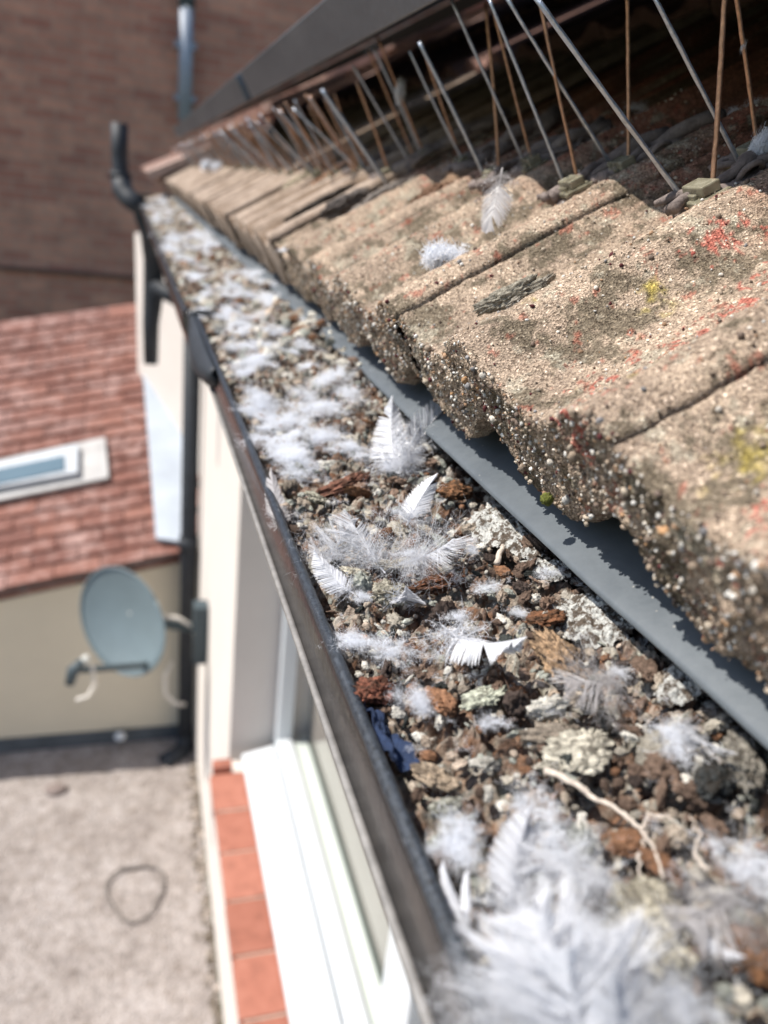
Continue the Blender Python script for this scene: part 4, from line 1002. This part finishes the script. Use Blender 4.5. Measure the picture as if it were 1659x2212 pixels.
# matted wisps of down caught between the lumps
tv = TM[3]; nv = len(tv.vertices); co = np.empty(nv * 3, dtype=np.float32); tv.vertices.foreach_get('co', co); co = co.reshape(-1, 3)
nf = int(nv * .10) // 2 * 2
pf = np.array([p_.vertices[:] for p_ in tv.polygons]); pf = pf[(pf < nf).all(1)]
Vs, Fs = [], []
for k in range(230):
    y = .04 + .36 * R.random() ** 1.1; x = lip_x(y) + .004 + (.108 - lip_x(y)) * R.random(); q_ = rotm(NR, 1)[0]
    r_ = R.uniform(.0018, .005); Vs.append((co[:nf] * r_) @ q_.T * np.array([1, 1, .5]) + np.array([x, y, float(deb_z(x)) + .0012])); Fs.append(pf + nf * k)
o = mesh_np('matted_down', np.concatenate(Vs), np.concatenate(Fs), M_DOWN); stuff(tag(o, 'thin wisps of dirty down matted into the near debris', 'down'))
def far_tuft(x, y, r_, i):
    u = (x - lip_x(y)) / (.10 - lip_x(y)); lat = 'along the lip' if u < .36 else 'in the middle of the gutter' if u < .7 else 'along the dark skirt'
    lon = 'just beyond the sharp feathers' if y < .37 else 'before the black union bracket' if y < .5 else 'level with the black union bracket' if y < .68 else 'beyond the black union bracket' if y < 1.0 else 'in the narrow far length' if y < 1.6 else 'near the vent pipe end'
    dep = ['soft', 'wide', 'small'][0 if .007 < r_ < .0105 else 1 if r_ >= .0105 else 2]
    put_tuft(dep + ' white down tuft ' + lat + ', ' + lon, (x, y, float(deb_z(x)) + .0105 * min(1, max(0, (y - .27) / .08)) * min(1, max(0, (x - .066) / .03)) * (1 - .55 * min(1, max(0, (y - .5) / .4))) + R.uniform(0, .004)), r_, i, 'white down tufts ' + lat + ', ' + lon, (1, 1.2, .5))
for i in range(190):
    y = .275 + 1.05 * R.random() ** 1.35
    if .78 < y < 1.0 and R.random() < .6: continue
    if y < .34 and R.random() < .35: continue
    if math.sin(y * 31 + 2) * math.cos(y * 17) > .35 and R.random() < .7: continue
    x = lip_x(y) + .006 + (.096 - lip_x(y)) * R.random() * (1 if y > .45 else .75)
    far_tuft(x, y, R.uniform(.0045, .0105) * (1 + .5 * min(1, y)), i)
for i in range(40):
    y = 1.3 + 1.4 * R.random(); x = lip_x(y) + .01 + (.084 - lip_x(y)) * R.random()
    far_tuft(x, y, R.uniform(.008, .016), i)
put_tuft('white down tuft resting on the lit tiles', on_roof(955, 560, .006), .012, 900, sc=(.9, 1.0, 1.0))
put_tuft('small pale down wisp on the tiles, nearest the spike row', on_roof(793, 500, .001), .006, 0, sc=(1, 1, .3))
put_tuft('small pale down wisp on the tiles, nearer the eave', on_roof(628, 538, .002), .010, 1, sc=(1, 1, .3))
put_tuft('white down tuft near the farthest stretch of the gutter', on_debris(358, 440, .004), .02, 2)
put_tuft('round white down ball in the middle of the far gutter by the tiles', on_debris(548, 590, .004), .016, 0)

# ------------------------------------------------------------------ bird spikes
def spike_tip(base, tpx, tpy, ext=0.0):
    r = Vector(ray(tpx, tpy)); t = r * (base.y / r.y)
    d = (t - base)
    return base + d * (1 + ext)
def wire(base, tip, mat, parent, r=.0008):
    n = 17; bw_ = Vector((R.uniform(-1, 1), R.uniform(-1, 1), 0)) * .0007
    pts = [base.lerp(tip, k / (n - 1)) + bw_ * math.sin(math.pi * k / (n - 1)) + Vector((R.uniform(-1, 1), R.uniform(-1, 1), 0)) * .00006 for k in range(n)]
    return MB().tube(pts, [r * R.uniform(.9, 1.08) for _ in range(n)], 10).build('wire', mat, parent, smooth=True)
def sealant(parent, c, seed, s=1.0, n=3):
    rg = random.Random(seed)
    for k in range(n + 3):
        a0 = rg.uniform(-.0055, .0055); pts = []; rs = []
        for j in range(11):
            t = j / 10; q = c + UPS * (-.012 + .042 * t * s + .002 * math.sin(9 * t + k)) + Vector((0, a0 + .0035 * math.sin(9 * t + k * 2.1 + seed), 0)) + NOR * (.0008 + .0009 * k + .0012 * math.sin(13 * t + seed + k))
            pts.append(q); rs.append((.0016 + .0007 * math.sin(3.1 * t + k) + rg.uniform(-.0004, .0006)) * s)
        MB().tube(pts, rs, 12).build('sealant_bead', M_SEAL, parent, smooth=True)
        cu = parent.children[-1] if False else None
    if seed % 3 == 0:
        pts = [c + UPS * (.010 + .004 * math.cos(a_)) + Vector((0, -.004 - .002 * math.sin(a_), 0)) + NOR * (.004 + .003 * math.sin(a_)) for a_ in [x_ * .45 for x_ in range(9)]]
        MB().tube(pts, [.0009] * 8 + [.0004], 8).build('sealant_curl', M_SEAL, parent, smooth=True)
def clip(parent, c, wd=1.0):
    Yv = Vector((0, 1, 0))
    c = c + NOR * .0022
    def P(s, y, n): return c + UPS * s * .85 + Yv * y * .85 + NOR * n * .85
    MB().slab([P(-.006, -.0085, .001), P(.007, -.0085, .001), P(.007, .0085, .001), P(-.006, .0085, .001)], NOR * .0016).build('clip_base', M_CLIP, parent, bevel=.0004)
    MB().slab([P(-.0025, -.0065, .0028), P(.0045, -.0065, .0028), P(.0045, .0045, .0028), P(-.0025, .0045, .0028)], NOR * .0032).build('clip_block', M_CLIP, parent, bevel=.0005)
    MB().slab([P(-.0042, -.004, .0028), P(-.0027, -.004, .0028), P(-.0027, .002, .0028), P(-.0042, .002, .0028)], NOR * .0014).build('clip_step', M_CLIP, parent, bevel=.0003)
NEAR = [
    (1515, 455, [((1487, 445), (1157, -6), 'g', .0010), ((1536, 442), (1567, -40), 'b', .0010)], 'nearest spike base, clear yellowish clip glued on the first tile crest'),
    (1625, 372, [((1608, 373), (1412, -10), 'g', .0009), ((1640, 345), (1588, -25), 'b', .0009)], 'spike base at the right edge, partly behind a clump of old sealant'),
    (1238, 432, [((1254, 412), (1166, 0), 'b', .0009), ((1226, 414), (1056, -4), 'g', .0009)], 'second spike base from the right on the lit tiles, its clip tilted'),
    (1345, 392, [((1330, 372), (1094, -6), 'g', .0009), ((1357, 372), (1355, -20), 'b', .0009)], 'shaded spike base behind the tilted clip, wires crossing the dark gap'),
    (1066, 402, [((1078, 372), (1048, 5), 'b', .001), ((1053, 394), (905, 90), 'g', .0012)], 'spike base above the hanging grey feather'),
    (1150, 378, [((1153, 362), (1064, 14), 'b', .0008), ((1139, 366), (975, 0), 'g', .0009)], 'spike base with a curled bead of sealant left of the tilted clip'),
    (1000, 372, [((1008, 362), (885, 110), 'g', .0009), ((1000, 352), (908, 84), 'b', .0009)], 'spike base beside a brown crumbly clod'),
    (918, 352, [((920, 343), (815, 79), 'b', .001), ((914, 340), (805, 99), 'g', .0011), ((896, 343), (794, 105), 'b', .001)], 'triple spike with white down snagged on its warm tinted wire'),
    (838, 392, [((841, 375), (770, 176), 'b', .0013), ((836, 398), (695, 193), 'g', .0018), ((884, 350), (762, 141), 'g', .0011)], 'spike with one short warm tinted wire and a thick bright grey wire'),
    (775, 378, [((780, 372), (722, 200), 'b', .0012), ((770, 375), (668, 208), 'g', .0014), ((800, 366), (700, 190), 'b', .0011)], 'spike left of the thick bright grey wire'),
]
BW = {'g': M_WIREG, 'b': M_WIREB}
for i, (cx_, cy_, ws, lab) in enumerate(NEAR):
    c = on_roof(cx_, cy_, .001)
    t = thing('bird_spike', lab, 'bird spike', 'bird spikes along the tiles', loc=tuple(c))
    n0 = len(C.objects); before = set(C.objects)
    for (b0, t0_, kd, rr0) in ws:
        bp = on_roof(*b0, .002); tp = spike_tip(bp, *t0_); wire(bp, tp, BW[kd], None, rr0 * .72)
    sealant(None, c + UPS * .004, i * 7 + 3, 1.15 if i < 6 else 1.6); clip(None, c)
    reparent([o for o in C.objects if o not in before], t)
y = .60; i = 0
while y < 2.3:
    s = .082 + R.uniform(-.006, .006); c = roofpt(s, y, .001)
    zone = 'left of the thick bright grey wire' if y < .8 else 'above the black union bracket' if y < 1.15 else 'around the small white down balls' if y < 1.7 else 'at the farthest end'
    t = thing('bird_spike', 'blurred far bird spike ' + zone, 'bird spike', 'far bird spikes ' + zone, loc=tuple(c)); before = set(C.objects)
    for kd, pit, LL in (('g', 143, .064), ('b', 136, .062), ('g', 131, .062), ('b', 120, .056), ('b', 127, .06)):
        a_ = math.radians(pit + R.uniform(-5, 5)); b_ = c + Vector((R.uniform(-.004, .006), R.uniform(-.012, .012), .003))
        wire(b_, b_ + Vector((math.cos(a_), R.uniform(-.12, .12), math.sin(a_))) * LL, BW[kd], None, .00075)
    clip(None, c)
    reparent([o for o in C.objects if o not in before], t)
    y += R.uniform(.05, .07); i += 1
# wire added in place of a thin sunlit line under the panel
a_, b_ = on_roof(672, 398, .004), on_roof(838, 298, .010)
tag(MB().tube([a_, a_.lerp(b_, .5) + Vector((0, 0, .002)), b_], .0011, 8).build('sunlit_line_wire', M_WIREB, smooth=True), 'copper toned wire standing in for a sunlit line behind the spikes under the panel', 'wire')
# down snagged on wires
def on_wire(b0, px, py): bp = on_roof(*b0, .002); return at_y(px, py, bp.y)
put_tuft('white down ball snagged round the wire at the right edge', on_wire((1640, 345), 1640, 322) * .95, .0085, 900, sc=(.5, .5, 1.3), rz=0)
put_tuft('white down puff snagged halfway up a warm tinted wire', on_wire((920, 343), 862, 200), .010, 900, sc=(.42, .42, 1.5), rz=0)
put_tuft('white down puff at the foot of the triple spike, left one', on_wire((920, 343), 893, 376), .0095, 900, sc=(.9, .9, 1))
put_tuft('white down puff at the foot of the triple spike, right one', on_wire((920, 343), 935, 372), .0090, 900, sc=(1, .9, 1))
put_tuft('tiny down wisp high on the wire at the right edge', on_wire((1640, 345), 1605, 100), .0016, 1, sc=(.5, .5, 2), rz=0)
for lab, px, py, yy in (('white down ball on the far spikes, highest one', 553, 340, 1.3), ('white down ball on the far spikes, above the lowest', 520, 312, 1.55), ('white down ball on the far spikes, lowest left one', 447, 358, 1.6), ('white down ball on the far spikes beside the lowest one', 470, 362, 1.55), ('white down ball on the far spikes near the roof line', 487, 312, 1.7)):
    put_tuft(lab, at_y(px, py, yy), .017, 900, sc=(.7, .7, 1.2))
def rclod(label, px, py, r, colv, seed, sc=(1, 1, .7), off=.003):
    v, f, d = VAR4[seed % len(VAR4)]; v = v * np.array(sc) * r
    o = mesh_np('dirt_clod', v, f, M_DEB, col=np.array(colv)[None] * (.5 + 1.0 * fbm(v / r, 3.0, 4, seed, gain=.7))[:, None]); o.location = on_roof(px, py, off); o.rotation_euler = (0, -PITCH, R.uniform(-.5, .5)); tag(o, label, 'dirt clod')
rclod('crumbly brown clod on the tiles beside the down puffs', 985, 392, .010, (.26, .17, .11), 4, (1.6, .8, .7))
rclod('brown clod on the tiles below the down puffs', 935, 420, .008, (.24, .14, .09), 5, (1.8, .7, .6))
rclod('dark clod on the tiles left of the hanging feather', 1035, 440, .004, (.10, .07, .06), 6)
rclod('grey clod on the tiles at the foot of the thick grey wire', 832, 425, .010, (.22, .19, .17), 7, (1.6, .8, .6))
rclod('small dark clod on the tiles left of the grey clod', 742, 440, .008, (.14, .12, .11), 8, (1.4, .8, .6))
rclod('dark clod on the far tiles, second from the left', 690, 435, .009, (.09, .075, .065), 9, (1.8, .6, .5))
rclod('dark clod on the far tiles, leftmost of the row', 655, 440, .009, (.07, .06, .055), 10, (1.8, .6, .5))
rclod('pale clod at the foot of the far spikes', 640, 395, .010, (.45, .38, .28), 11, (1.4, .9, .6))
rclod('shrivelled pale leaf curl on the middle of the tiles', 1105, 640, .0052, (.34, .31, .25), 3, (1.9, .7, .8), .002)
rclod('tiny pale curl beside the shrivelled leaf curl', 1145, 632, .0028, (.40, .36, .30), 2, (2.2, .7, .8), .001)
# pale bits lying in the shade under the panels
for lab, px, py, r in (('pale feather scrap in the shade at the middle right', 1600, 245, .007), ('pale scrap lying in the dark gap under the panel', 1385, 235, .008), ('small white fleck on the shaded tile', 1500, 310, .0022), ('grey lump in the shade near the right edge', 1650, 225, .008)):
    put_tuft(lab, on_roof(px, py, .004), r, 5, sc=(1.3, .6, .5))
